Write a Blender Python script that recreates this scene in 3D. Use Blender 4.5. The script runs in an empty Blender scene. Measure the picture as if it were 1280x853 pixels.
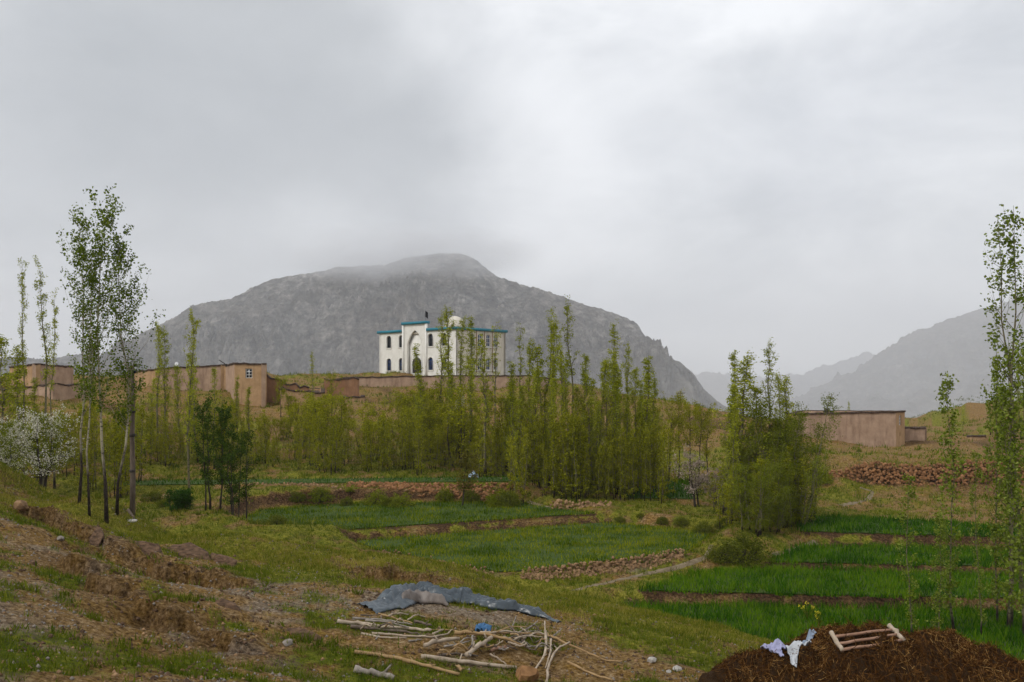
import bpy, bmesh, math, random
import numpy as np
from mathutils import Vector, Matrix

# ------------------------------------------------------------------ camera, sky, sun, exposure
scene = bpy.context.scene
C = scene.collection
F = 1067.0            # focal length in pixels of the 1280 px wide photograph
HZ = 480.0            # eye level row in the photograph

cam_d = bpy.data.cameras.new("camera")
cam = bpy.data.objects.new("camera", cam_d)
C.objects.link(cam)
cam_d.sensor_width = 36.0
cam_d.lens = 36.0 * F / 1280.0
cam_d.shift_y = (HZ - 426.5) / 1280.0
cam_d.clip_start = 0.1
cam_d.clip_end = 30000.0
cam.location = (0, 0, 0)
cam.rotation_euler = (math.radians(90), 0, 0)
scene.camera = cam

SUN_EL, SUN_AZ = math.radians(44), math.radians(235)   # high, behind the camera's left shoulder
world = bpy.data.worlds.new("World")
scene.world = world
world.use_nodes = True
nt = world.node_tree
nt.nodes.clear()
N = nt.nodes.new
L = nt.links.new
out = N("ShaderNodeOutputWorld")
bg = N("ShaderNodeBackground")
bg.inputs["Strength"].default_value = 0.15
sky = N("ShaderNodeTexSky")
sky.sky_type = 'NISHITA'
sky.sun_disc = False
sky.sun_elevation = SUN_EL
sky.sun_rotation = SUN_AZ
tc = N("ShaderNodeTexCoord")
mp = N("ShaderNodeMapping")
mp.inputs["Scale"].default_value = (1.0, 1.0, 2.0)
mp.inputs["Location"].default_value = (0.6, 0.2, 0.35)
L(tc.outputs["Generated"], mp.inputs["Vector"])
n1 = N("ShaderNodeTexNoise")
n1.inputs["Scale"].default_value = 3.4
n1.inputs["Detail"].default_value = 7
n1.inputs["Roughness"].default_value = 0.58
n1.inputs["Distortion"].default_value = 0.35
L(mp.outputs["Vector"], n1.inputs["Vector"])


def sky_spot(px, py, radius, soft):
    """1 inside a broad cloud mass whose centre is the sky direction (px, py), 0 outside; edges torn by noise"""
    d = Vector(((px - 640) / F, 1.0, (HZ - py) / F)).normalized()
    ds = N("ShaderNodeVectorMath"); ds.operation = 'DISTANCE'
    wob = N("ShaderNodeTexNoise"); wob.inputs["Scale"].default_value = 3.2; wob.inputs["Detail"].default_value = 8
    L(tc.outputs["Generated"], wob.inputs["Vector"])
    ma = N("ShaderNodeVectorMath"); ma.operation = 'MULTIPLY_ADD'
    ma.inputs[1].default_value = (0.6, 0.6, 0.6)
    L(wob.outputs["Color"], ma.inputs[0])
    L(tc.outputs["Generated"], ma.inputs[2])
    ds.inputs[1].default_value = d + Vector((0.3, 0.3, 0.3))
    L(ma.outputs[0], ds.inputs[0])
    mr = N("ShaderNodeMapRange"); mr.interpolation_type = 'SMOOTHSTEP'
    mr.inputs["From Min"].default_value = radius - soft
    mr.inputs["From Max"].default_value = radius + soft
    mr.inputs["To Min"].default_value = 1.0
    mr.inputs["To Max"].default_value = 0.0
    L(ds.outputs["Value"], mr.inputs["Value"])
    return mr.outputs["Result"]


ramp = N("ShaderNodeValToRGB")
ramp.color_ramp.elements[0].position = 0.35
ramp.color_ramp.elements[0].color = (3.55, 3.72, 3.95, 1)
ramp.color_ramp.elements[1].position = 0.63
ramp.color_ramp.elements[1].color = (6.0, 6.1, 6.25, 1)
L(n1.outputs["Fac"], ramp.inputs["Fac"])
prev = ramp.outputs["Color"]
for (px, py, rad, soft, col, amt) in [(255, 125, 0.27, 0.18, (2.2, 2.34, 2.46, 1), 0.78),
                                      (700, 160, 0.12, 0.14, (6.3, 6.36, 6.5, 1), 0.6),
                                      (1060, 170, 0.16, 0.15, (3.9, 4.08, 4.4, 1), 0.5)]:
    m = N("ShaderNodeMix"); m.data_type = 'RGBA'
    k = N("ShaderNodeMath"); k.operation = 'MULTIPLY'; k.inputs[1].default_value = amt
    L(sky_spot(px, py, rad, soft), k.inputs[0])
    L(k.outputs[0], m.inputs["Factor"])
    L(prev, m.inputs["A"])
    m.inputs["B"].default_value = col
    prev = m.outputs["Result"]
mx = N("ShaderNodeMix"); mx.data_type = 'RGBA'
mx.inputs["Factor"].default_value = 0.95
L(sky.outputs["Color"], mx.inputs["A"])
L(prev, mx.inputs["B"])
L(mx.outputs["Result"], bg.inputs["Color"])
L(bg.outputs[0], out.inputs["Surface"])

sun_d = bpy.data.lights.new("sun", 'SUN')
sun_d.energy = 1.5
sun_d.angle = math.radians(16)
sun_d.color = (1.0, 0.96, 0.9)
sun = bpy.data.objects.new("sun", sun_d)
C.objects.link(sun)
# lamp -Z points away from the sun's place in the sky
sd = Vector((math.sin(SUN_AZ) * math.cos(SUN_EL), math.cos(SUN_AZ) * math.cos(SUN_EL), math.sin(SUN_EL)))
sun.rotation_euler = (-sd).to_track_quat('-Z', 'Y').to_euler()

scene.view_settings.view_transform = 'Standard'
scene.view_settings.look = 'None'
scene.view_settings.exposure = 0.38
scene.view_settings.gamma = 1.0
scene.render.engine = 'CYCLES'
scene.cycles.use_denoising = True
scene.cycles.denoiser = 'OPENIMAGEDENOISE'
scene.cycles.denoising_prefilter = 'ACCURATE'
scene.cycles.max_bounces = 5
scene.cycles.diffuse_bounces = 3
scene.cycles.transmission_bounces = 3
scene.cycles.volume_bounces = 1
scene.cycles.caustics_reflective = False
scene.cycles.caustics_refractive = False

# ------------------------------------------------------------------ numpy noise
rs = np.random.RandomState(11)
_perm = np.concatenate([rs.permutation(512)] * 3)
_g = rs.rand(512) * 2 * np.pi
_gx, _gy = np.cos(_g), np.sin(_g)


def perlin(x, y):
    x = np.asarray(x, float); y = np.asarray(y, float)
    xi = np.floor(x).astype(int); yi = np.floor(y).astype(int)
    xf = x - xi; yf = y - yi
    u = xf * xf * xf * (xf * (xf * 6 - 15) + 10)
    v = yf * yf * yf * (yf * (yf * 6 - 15) + 10)

    def gr(ix, iy, dx, dy):
        h = _perm[_perm[ix & 511] + (iy & 511)]
        return _gx[h] * dx + _gy[h] * dy
    a = gr(xi, yi, xf, yf); b = gr(xi + 1, yi, xf - 1, yf)
    c = gr(xi, yi + 1, xf, yf - 1); d = gr(xi + 1, yi + 1, xf - 1, yf - 1)
    return ((a + (b - a) * u) * (1 - v) + (c + (d - c) * u) * v) * 1.5


def fbm(x, y, oct=4, gain=0.5, lac=2.03):
    s = 0; a = 1.0; f = 1.0
    for i in range(oct):
        s = s + a * perlin(x * f + 17.3 * i, y * f - 9.1 * i)
        a *= gain; f *= lac
    return s


def ridged(x, y, oct=5, gain=0.5):
    s = 0; a = 1.0; f = 1.0
    for i in range(oct):
        s = s + a * (1 - 2 * np.abs(perlin(x * f + 31.7 * i, y * f + 5.3 * i)))
        a *= gain; f *= 2.1
    return s


def sstep(a, b, x):
    """smooth step from 0 at a to 1 at b (a may exceed b)"""
    t = np.clip((x - a) / (b - a), 0, 1)
    return t * t * (3 - 2 * t)


def P(px, py, Y):
    return np.array([(px - 640) / F * Y, Y, (HZ - py) / F * Y])


# ------------------------------------------------------------------ terrain height
ctrl = [P(*c) for c in [
    (0, 853, 11), (0, 760, 15), (0, 700, 20), (0, 640, 27), (0, 592, 33), (60, 617, 32.5),
    (200, 853, 12.5), (200, 750, 19), (200, 690, 27), (140, 657, 31), (100, 632, 32.5),
    (430, 853, 15.5), (430, 780, 20), (430, 720, 26), (430, 692, 30), (300, 674, 31),
    (600, 853, 17), (600, 810, 19.5), (580, 755, 23.5), (560, 707, 29.5),
    (760, 853, 18), (760, 800, 22), (720, 757, 27), (650, 737, 28.5),
    (860, 853, 18.5), (880, 803, 23.5), (790, 764, 28),
    (1000, 853, 19.5), (950, 806, 24.5), (1280, 870, 21), (1100, 838, 25), (1280, 848, 26),
    # valley and far hillside
    (300, 685, 37), (260, 652, 40), (240, 540, 70), (250, 592, 57), (400, 520, 78), (400, 592, 57),
    (312, 506, 84), (200, 486, 92), (550, 497, 100), (560, 562, 72), (600, 603, 56),
    (700, 484, 108), (700, 520, 86), (720, 572, 65), (780, 498, 100), (850, 506, 105), (890, 513, 105),
    (860, 562, 75), (900, 606, 62), (960, 532, 90), (1000, 546, 81), (1060, 553, 80), (1120, 564, 79.5), (1160, 563, 80),
    (1060, 578, 63), (1200, 577, 63), (1220, 562, 80), (1060, 612, 58), (1200, 612, 58),
    (1240, 503, 150), (1300, 486, 150), (1170, 536, 150), (1000, 530, 130), (1060, 545, 110),
    (60, 488, 90), (20, 486, 90), (150, 489, 96), (60, 560, 60), (-100, 560, 50), (-100, 470, 110),
    (800, 735, 34.5), (870, 716, 37.5), (900, 680, 40),
]]
ctrl += [np.array(c, float) for c in [
    (0, 0, -1.65), (0, 5, -2.7), (-5, 5, -2.3), (5, 5, -3.4), (-10, 0, -0.9), (10, 0, -2.8), (0, 10, -4.1),
    (10, 10, -5.2), (20, 12, -7.0), (-8, 8, -2.9), (-25, 20, -2.9), (-30, 35, -1.4), (0, -15, -0.2), (-30, -15, 2), (30, -15, -3),
    (-21, 42, -6.2), (-14, 37, -7.0), (-5, 36, -7.7), (0.3, 33, -8.0), (5, 32, -8.3), (10, 30, -8.5), (20, 30, -8.6), (30, 33, -8.6),
    (-19, 38, -5.9), (-27, 43, -5.6), (-10, 34.5, -7.2), (-32, 48, -5.9), (-25, 54, -6.4), (45, 60, -6.5), (60, 40, -8), (45, 20, -8.5),
    (-15, 118, 1.15), (-8, 116, 1.15), (-28, 122, 1.2), (-15, 135, 1.0), (0, 125, 0.9), (-50, 130, 1.2),
    (-20, 190, -8), (60, 190, -9), (-80, 190, -6), (20, 150, -6), (70, 110, -5), (80, 150, -1), (100, 170, 2), (-90, 60, -4), (-90, 110, -1),
    (-60, 20, 2), (80, -15, -6), (-80, -15, 6)]]
ctrl = np.array(ctrl)
CC = 2.5


def _phi(r2):
    return -np.sqrt(r2 + CC * CC)


_n = len(ctrl)
_A = np.zeros((_n + 3, _n + 3))
_d2 = ((ctrl[:, None, :2] - ctrl[None, :, :2]) ** 2).sum(-1)
_A[:_n, :_n] = _phi(_d2) - 0.05 * np.eye(_n)
_A[:_n, _n] = 1; _A[:_n, _n + 1:] = ctrl[:, :2]
_A[_n, :_n] = 1; _A[_n + 1:, :_n] = ctrl[:, :2].T
_w = np.linalg.solve(_A, np.concatenate([ctrl[:, 2], [0, 0, 0]]))


def base_h(x, y):
    h = _w[_n] + _w[_n + 1] * x + _w[_n + 2] * y
    for i in range(_n):
        h = h + _w[i] * _phi((x - ctrl[i, 0]) ** 2 + (y - ctrl[i, 1]) ** 2)
    r = np.hypot(x, y)
    far = sstep(150, 260, r)
    return h * (1 - far) + far * (-13.0) - 260.0 * sstep(240, 520, r)


FIELDS = {   # name: (z, pixel outline)
    'r1': (-8.5, [(785, 757), (1000, 761), (1290, 766), (1500, 790), (1400, 850), (1240, 838), (1000, 815), (880, 790), (820, 774)]),
    'r2': (-8.1, [(808, 738), (900, 714), (1010, 713), (1290, 722), (1450, 735), (1450, 752), (1290, 748), (1000, 743)]),
    'r3': (-7.85, [(968, 702), (1012, 684), (1150, 685), (1290, 691), (1450, 700), (1450, 716), (1290, 709), (1010, 703)]),
    'r4': (-7.35, [(1000, 664), (1008, 646), (1130, 650), (1290, 662), (1450, 670), (1450, 683), (1290, 672), (1100, 667)]),
    'm1': (-7.7, [(470, 687), (446, 677), (600, 665), (755, 654), (890, 666), (858, 689), (652, 714), (625, 715)]),
    'm2': (-7.3, [(285, 657), (330, 638), (430, 630), (640, 628), (700, 637), (735, 642), (600, 651), (430, 662), (330, 668)]),
    'm3': (-7.0, [(782, 623), (788, 603), (850, 602), (870, 624)]),
    's1': (-6.2, [(150, 607), (150, 602), (400, 599), (650, 597), (650, 602), (400, 604)]),
}
FP = {}
for k, (z, pts) in FIELDS.items():
    FP[k] = (z, np.array([[(px - 640) / F * (z * F / (HZ - py)), z * F / (HZ - py)] for px, py in pts]))


def poly_dist(poly, x, y):
    """signed distance, negative inside"""
    n = len(poly)
    d = np.full(x.shape, 1e9); inside = np.zeros(x.shape, bool)
    for i in range(n):
        x0, y0 = poly[i]; x1, y1 = poly[(i + 1) % n]
        ex, ey = x1 - x0, y1 - y0
        t = np.clip(((x - x0) * ex + (y - y0) * ey) / (ex * ex + ey * ey), 0, 1)
        d = np.minimum(d, np.hypot(x - x0 - t * ex, y - y0 - t * ey))
        c = ((y0 > y) != (y1 > y)) & (x < (x1 - x0) * (y - y0) / (y1 - y0 + 1e-12) + x0)
        inside ^= c
    return np.where(inside, -d, d)


def line_dist(pts, x, y):
    """distance to polyline and signed side (+ = left of travel) and arc parameter"""
    best = np.full(x.shape, 1e9); side = np.zeros(x.shape); par = np.zeros(x.shape)
    tot = 0
    for (x0, y0), (x1, y1) in zip(pts[:-1], pts[1:]):
        ex, ey = x1 - x0, y1 - y0
        ln = math.hypot(ex, ey)
        t = np.clip(((x - x0) * ex + (y - y0) * ey) / (ln * ln), 0, 1)
        d = np.hypot(x - x0 - t * ex, y - y0 - t * ey)
        s = np.sign(ex * (y - y0) - ey * (x - x0))
        m = d < best
        best = np.where(m, d, best); side = np.where(m, s, side); par = np.where(m, tot + t * ln, par)
        tot += ln
    return best, side, par, tot


LEDGES = [   # ground polylines; the ground on the far side stands higher by h
    ([(-17.5, 30.0), (-14.6, 28.6), (-12.8, 26.6), (-10.6, 24.6), (-8.8, 23.4), (-6.5, 22.6)], 0.85),
    ([(-12.2, 22.6), (-10.0, 20.8), (-8.6, 18.8), (-6.6, 17.2), (-4.8, 16.6)], 0.55),
    ([(-5.6, 27.6), (-3.6, 26.5), (-1.2, 26.2)], 0.4),
]
REDWALL = [(23.2, 60.5), (30, 60.0), (37.5, 60.0)]


def H(x, y, fine=True):
    x = np.asarray(x, float); y = np.asarray(y, float)
    h = base_h(x, y)
    r = np.hypot(x, y)
    near = 1 - sstep(30, 60, r)
    h = h + fbm(x * 0.16, y * 0.16, 3) * (0.16 * near + 0.5 * sstep(45, 90, r) * (1 - sstep(200, 260, r)))
    h = h + (1 - sstep(110, 200, r)) * sstep(48, 58, y) * (1 - sstep(85, 95, y)) * 0.16 * np.abs(fbm(x * 0.05 + 3, h * 1.1 + 4, 2))
    for pts, hh in LEDGES:
        wob = fbm(x * 0.8, y * 0.8, 4) * 0.75
        d, s, par, tot = line_dist(pts, x, y)
        sd_ = d * s + wob
        hh = hh * (0.3 + 0.9 * np.clip(0.5 + fbm(par * 0.8 + 5, par * 0, 2), 0, 1))
        env = np.exp(-(d / 1.5) ** 2) * sstep(0, 1.5, par) * sstep(0, 1.5, tot - par)
        st = sstep(-0.14, 0.14, sd_) - 0.6
        h = h + env * hh * st
    # red wall terrace on the right: ground behind the wall stands higher
    d, s, par, tot = line_dist(REDWALL, x, y)
    env = np.exp(-(d / 4.0) ** 2) * sstep(-0.5, 2, par) * sstep(-0.5, 2, tot - par)
    h = h + env * 0.55 * (sstep(-0.15, 0.15, d * s) * 2 - 1)
    # flattened fields
    num = 0; den = 0; dmin = np.full(x.shape, 1e9)
    sel = (y > 20) & (y < 75) & (np.abs(x) < 50)
    for k, (z, poly) in FP.items():
        d = np.maximum(poly_dist(poly, x, y), 0)
        v = 1 / (d + 0.03) ** 2
        num = num + v * (z - 0.03); den = den + v
        dmin = np.minimum(dmin, d)
    w = 1 - sstep(0.0, 1.3, dmin)
    w = np.where(sel, w, 0)
    h = h * (1 - w) + (num / den) * w
    if fine:
        amp = (1 - sstep(45, 130, r)) * (1 - 0.85 * w)
        h = h + amp * (0.055 * fbm(x * 1.1, y * 1.1, 3) + 0.02 * ridged(x * 2.3 + 5, y * 2.3, 3))
    return h


def Hs(x, y):
    return float(H(np.array([x]), np.array([y]))[0])


def G(px, py, y0=8.0, y1=60.0):
    """first meeting of the sight line through (px, py) with the ground"""
    ys = np.linspace(y0, y1, 700)
    xs = (px - 640) / F * ys
    dz = (HZ - py) / F * ys - H(xs, ys)
    i = np.argmax(dz < 0)
    if dz[i] >= 0:
        i = len(ys) - 1
    return np.array([xs[i], ys[i], float(H(xs[i:i + 1], ys[i:i + 1])[0])])


# ------------------------------------------------------------------ object helpers
def mesh_np(name, v, faces):
    """faces: list of integer arrays, each (n, k)"""
    me = bpy.data.meshes.new(name)
    v = np.asarray(v, np.float32)
    me.vertices.add(len(v))
    me.vertices.foreach_set('co', v.ravel())
    loops = np.concatenate([np.asarray(f, np.int32).ravel() for f in faces])
    tot = np.concatenate([np.full(len(f), f.shape[1], np.int32) for f in faces])
    start = np.concatenate([[0], np.cumsum(tot)[:-1]]).astype(np.int32)
    me.loops.add(len(loops))
    me.loops.foreach_set('vertex_index', loops)
    me.polygons.add(len(tot))
    me.polygons.foreach_set('loop_start', start)
    me.update(calc_edges=True)
    me.validate()
    return me


def smooth(me):
    me.polygons.foreach_set('use_smooth', np.ones(len(me.polygons), bool))
    return me


def obj(name, me, material=None, parent=None):
    o = bpy.data.objects.new(name, me)
    C.objects.link(o)
    if material is not None and len(me.materials) == 0:
        me.materials.append(material)
    if parent is not None:
        o.parent = parent
    return o


def tag(o, label=None, cat=None, group=None, kind=None):
    if label: o['label'] = label
    if cat: o['category'] = cat
    if group: o['group'] = group
    if kind: o['kind'] = kind
    return o


def thing(name, label, cat, loc=(0, 0, 0), rotz=0.0, scale=1.0, group=None):
    o = bpy.data.objects.new(name, None)
    C.objects.link(o)
    o.empty_display_size = 0.2
    o.location = loc
    o.rotation_euler = (0, 0, rotz)
    o.scale = (scale, scale, scale) if not hasattr(scale, '__len__') else scale
    return tag(o, label, cat, group)


class MB:
    """collects shapes into one mesh"""
    def __init__(s): s.v = []; s.q = []; s.t = []; s.n = 0

    def add(s, v, quads=None, tris=None):
        v = np.asarray(v, float)
        if quads is not None and len(quads): s.q.append(np.asarray(quads) + s.n)
        if tris is not None and len(tris): s.t.append(np.asarray(tris) + s.n)
        s.v.append(v); s.n += len(v)

    def box(s, c, ax, ay, az):
        """centre and three half-axis vectors"""
        c, ax, ay, az = map(lambda a: np.asarray(a, float), (c, ax, ay, az))
        v = [c + i * ax + j * ay + k * az for k in (-1, 1) for j in (-1, 1) for i in (-1, 1)]
        s.add(v, [(0, 2, 3, 1), (4, 5, 7, 6), (0, 1, 5, 4), (1, 3, 7, 5), (3, 2, 6, 7), (2, 0, 4, 6)])

    def tube(s, pts, rad, sides=6):
        v, q, t = tube(pts, rad, sides)
        s.add(v, q, t)

    def mesh(s, name):
        f = []
        if s.q: f.append(np.concatenate(s.q))
        if s.t: f.append(np.concatenate(s.t))
        return mesh_np(name, np.concatenate(s.v), f)

    def build(s, name, material, parent=None, origin=None, sm=False):
        """vertices are world coordinates; origin = the parent's location to subtract"""
        me = s.mesh(name)
        if origin is not None:
            me.transform(Matrix.Translation(-Vector(origin)))
        if sm: smooth(me)
        return obj(name, me, material, parent)


def tube(pts, rad, sides=6):
    pts = np.asarray(pts, float); rad = np.asarray(rad, float)
    if rad.ndim == 0: rad = np.full(len(pts), float(rad))
    tan = np.gradient(pts, axis=0)
    tan /= np.linalg.norm(tan, axis=1)[:, None] + 1e-9
    ref = np.array([0, 0, 1.0]) if abs(tan[0, 2]) < 0.8 else np.array([1.0, 0, 0])
    v = []
    a = np.linspace(0, 2 * np.pi, sides, endpoint=False)
    for p, t, r in zip(pts, tan, rad):
        u = np.cross(t, ref); u /= np.linalg.norm(u) + 1e-9
        w = np.cross(t, u)
        v.append(p + r * (np.cos(a)[:, None] * u + np.sin(a)[:, None] * w))
    n = len(pts)
    v = np.concatenate(v + [pts[:1], pts[-1:]])
    q = [(i * sides + j, i * sides + (j + 1) % sides, (i + 1) * sides + (j + 1) % sides, (i + 1) * sides + j)
         for i in range(n - 1) for j in range(sides)]
    t = [(n * sides, (j + 1) % sides, j) for j in range(sides)] + \
        [(n * sides + 1, (n - 1) * sides + j, (n - 1) * sides + (j + 1) % sides) for j in range(sides)]
    return v, q, t


# ------------------------------------------------------------------ materials
def mat(name):
    m = bpy.data.materials.new(name)
    m.use_nodes = True
    t = m.node_tree
    for n in list(t.nodes):
        if n.type != 'OUTPUT_MATERIAL': t.nodes.remove(n)
    return m, t, [n for n in t.nodes if n.type == 'OUTPUT_MATERIAL'][0]


def ramp_node(t, stops, src=None, interp='LINEAR'):
    r = t.nodes.new("ShaderNodeValToRGB")
    r.color_ramp.interpolation = interp
    e = r.color_ramp.elements
    while len(e) < len(stops): e.new(0.5)
    for el, (p, c) in zip(e, stops):
        el.position = p; el.color = (*c, 1) if len(c) == 3 else c
    if src is not None: t.links.new(src, r.inputs[0])
    return r.outputs[0]


def noise_node(t, scale, detail=5, rough=0.55, vec=None, stretch=None, dist=0.0):
    n = t.nodes.new("ShaderNodeTexNoise")
    n.inputs["Scale"].default_value = scale
    n.inputs["Detail"].default_value = detail
    n.inputs["Roughness"].default_value = rough
    n.inputs["Distortion"].default_value = dist
    if vec is None:
        g = t.nodes.new("ShaderNodeNewGeometry"); vec = g.outputs["Position"]
    if stretch is not None:
        m = t.nodes.new("ShaderNodeMapping"); m.inputs["Scale"].default_value = stretch
        t.links.new(vec, m.inputs["Vector"]); vec = m.outputs[0]
    t.links.new(vec, n.inputs["Vector"])
    return n.outputs["Fac"]


def mix_node(t, fac, a, b, mode='MIX'):
    m = t.nodes.new("ShaderNodeMix"); m.data_type = 'RGBA'; m.blend_type = mode
    for sock, val in (("Factor", fac), ("A", a), ("B", b)):
        if isinstance(val, bpy.types.NodeSocket): t.links.new(val, m.inputs[sock])
        elif sock == "Factor": m.inputs[sock].default_value = val
        else: m.inputs[sock].default_value = (*val, 1)
    return m.outputs["Result"]


def math_node(t, op, a, b=None, clamp=False):
    m = t.nodes.new("ShaderNodeMath"); m.operation = op; m.use_clamp = clamp
    for i, val in enumerate((a, b)):
        if val is None: continue
        if isinstance(val, bpy.types.NodeSocket): t.links.new(val, m.inputs[i])
        else: m.inputs[i].default_value = val
    return m.outputs[0]


def principled(t, out, color, rough=0.9, bump=None, bump_d=0.05, bump_s=0.6, spec=0.2):
    p = t.nodes.new("ShaderNodeBsdfPrincipled")
    if isinstance(color, bpy.types.NodeSocket): t.links.new(color, p.inputs["Base Color"])
    else: p.inputs["Base Color"].default_value = (*color, 1)
    p.inputs["Roughness"].default_value = rough
    p.inputs["Specular IOR Level"].default_value = spec
    if bump is not None:
        b = t.nodes.new("ShaderNodeBump")
        b.inputs["Distance"].default_value = bump_d
        b.inputs["Strength"].default_value = bump_s
        t.links.new(bump, b.inputs["Height"])
        t.links.new(b.outputs[0], p.inputs["Normal"])
    t.links.new(p.outputs[0], out.inputs["Surface"])
    return p


def simple(name, c0, c1, scale=6.0, rough=0.85, bump_d=0.01, stretch=None, local=False, spec=0.2):
    m, t, o = mat(name)
    vec = None
    if local:
        vec = t.nodes.new("ShaderNodeTexCoord").outputs["Object"]
    f = noise_node(t, scale, 6, 0.6, vec, stretch)
    col = ramp_node(t, [(0.3, c0), (0.7, c1)], f)
    principled(t, o, col, rough, f, bump_d, 0.7, spec)
    return m


def leaf_mat(name, cols, trans=0.3, patch=0.0, ps=0.5):
    m, t, o = mat(name)
    g = t.nodes.new("ShaderNodeNewGeometry")
    oi = t.nodes.new("ShaderNodeObjectInfo")
    f = math_node(t, 'ADD', math_node(t, 'MULTIPLY', g.outputs["Random Per Island"], 0.7),
                  math_node(t, 'MULTIPLY', oi.outputs["Random"], 0.3))
    if patch:
        f = math_node(t, 'ADD', f, math_node(t, 'MULTIPLY', math_node(t, 'SUBTRACT', noise_node(t, ps, 5, 0.6, stretch=(1, 1, 0.01)), 0.5), patch), True)
    n = len(cols)
    col = ramp_node(t, [(0.1 + 0.8 * i / max(n - 1, 1), c) for i, c in enumerate(cols)], f)
    d = t.nodes.new("ShaderNodeBsdfDiffuse"); t.links.new(col, d.inputs[0])
    tr = t.nodes.new("ShaderNodeBsdfTranslucent"); t.links.new(col, tr.inputs[0])
    mx_ = t.nodes.new("ShaderNodeMixShader"); mx_.inputs[0].default_value = trans
    t.links.new(d.outputs[0], mx_.inputs[1]); t.links.new(tr.outputs[0], mx_.inputs[2])
    t.links.new(mx_.outputs[0], o.inputs["Surface"])
    return m


def ground_mat():
    m, t, o = mat("ground_soil_and_grass")
    at = t.nodes.new("ShaderNodeAttribute"); at.attribute_name = "cover"
    sep = t.nodes.new("ShaderNodeSeparateColor"); t.links.new(at.outputs["Color"], sep.inputs[0])
    green, earth, gravel = sep.outputs
    big = noise_node(t, 0.35, 5, 0.6)
    mid = noise_node(t, 2.2, 6, 0.65)
    fin = noise_node(t, 9.0, 8, 0.78)
    soil = ramp_node(t, [(0.36, (0.035, 0.019, 0.007)), (0.46, (0.155, 0.09, 0.034)), (0.56, (0.29, 0.19, 0.09)), (0.68, (0.5, 0.39, 0.26))], fin)
    soil = mix_node(t, ramp_node(t, [(0.4, (0, 0, 0)), (0.65, (1, 1, 1))], mid), soil,
                    ramp_node(t, [(0.38, (0.07, 0.034, 0.005)), (0.5, (0.2, 0.11, 0.02)), (0.64, (0.38, 0.24, 0.07))], fin))
    grav = ramp_node(t, [(0.38, (0.06, 0.052, 0.045)), (0.5, (0.2, 0.175, 0.15)), (0.64, (0.44, 0.4, 0.35))], fin)
    soil = mix_node(t, gravel, soil, grav)
    red = ramp_node(t, [(0.38, (0.012, 0.006, 0.003)), (0.5, (0.06, 0.032, 0.015)), (0.64, (0.17, 0.095, 0.045))], fin)
    soil = mix_node(t, earth, soil, red)
    grass = ramp_node(t, [(0.38, (0.024, 0.042, 0.002)), (0.5, (0.10, 0.122, 0.006)), (0.64, (0.28, 0.255, 0.03))], math_node(t, 'ADD', math_node(t, 'MULTIPLY', mid, 0.5), math_node(t, 'MULTIPLY', fin, 0.5)))
    gf = math_node(t, 'ADD', green, math_node(t, 'MULTIPLY', math_node(t, 'SUBTRACT', fin, 0.5), 1.5), True)
    gf = ramp_node(t, [(0.35, (0, 0, 0)), (0.65, (1, 1, 1))], gf)
    dry = ramp_node(t, [(0.38, (0.05, 0.052, 0.003)), (0.5, (0.19, 0.172, 0.016)), (0.64, (0.40, 0.33, 0.07))], fin)
    grass = mix_node(t, math_node(t, 'MULTIPLY', at.outputs["Alpha"], 0.7), grass, dry)
    col = mix_node(t, gf, soil, grass)
    col = mix_node(t, math_node(t, 'MULTIPLY', big, 0.35), col, (0.09, 0.06, 0.03), 'MULTIPLY') if False else col
    bump = math_node(t, 'ADD', math_node(t, 'MULTIPLY', mid, 0.7), math_node(t, 'MULTIPLY', fin, 0.45))
    principled(t, o, col, 0.95, bump, 0.2, 1.0, 0.1)
    return m


def rock_mat(name, dark, midc, light, scale, bump_d, scree=None):
    m, t, o = mat(name)
    f = noise_node(t, scale, 12, 0.62, dist=0.6)
    f2 = noise_node(t, scale * 0.22, 6, 0.6, stretch=(1, 1, 2.5))
    f3 = noise_node(t, scale * 3.2, 6, 0.7, stretch=(1, 1, 1.6))
    col = ramp_node(t, [(0.33, dark), (0.5, midc), (0.68, light)], f)
    col = mix_node(t, ramp_node(t, [(0.4, (0, 0, 0)), (0.7, (0.55, 0.55, 0.55))], f2), col, (midc[0] * 0.85, midc[1] * 0.72, midc[2] * 0.6))
    col = mix_node(t, 0.8, col, ramp_node(t, [(0.36, (0.32, 0.32, 0.32)), (0.5, (1, 1, 1)), (0.66, (1.9, 1.9, 1.9))], f3), 'MULTIPLY')
    bump = math_node(t, 'ADD', f, math_node(t, 'MULTIPLY', f3, 0.5))
    if scree:      # loose scree fans cover the foot of the slope
        g = t.nodes.new("ShaderNodeNewGeometry"); sx = t.nodes.new("ShaderNodeSeparateXYZ"); t.links.new(g.outputs["Position"], sx.inputs[0])
        fan = noise_node(t, 0.006, 6, 0.65, stretch=(1.6, 0.5, 0.5))
        hh_ = math_node(t, 'ADD', sx.outputs[2], math_node(t, 'MULTIPLY', math_node(t, 'SUBTRACT', fan, 0.5), 420.0))
        mr_ = t.nodes.new("ShaderNodeMapRange"); mr_.inputs["From Min"].default_value = scree[1]; mr_.inputs["From Max"].default_value = scree[0]
        t.links.new(hh_, mr_.inputs["Value"])
        fs = noise_node(t, scale * 1.5, 8, 0.7)
        sc_ = ramp_node(t, [(0.3, (0.10, 0.095, 0.088)), (0.7, (0.175, 0.165, 0.15))], fs)
        col = mix_node(t, math_node(t, 'MULTIPLY', mr_.outputs[0], 0.8), col, sc_)
        bump = math_node(t, 'MULTIPLY', bump, math_node(t, 'SUBTRACT', 1.15, mr_.outputs[0]))
    principled(t, o, col, 0.95, bump, bump_d, 1.0, 0.1)
    return m


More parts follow.
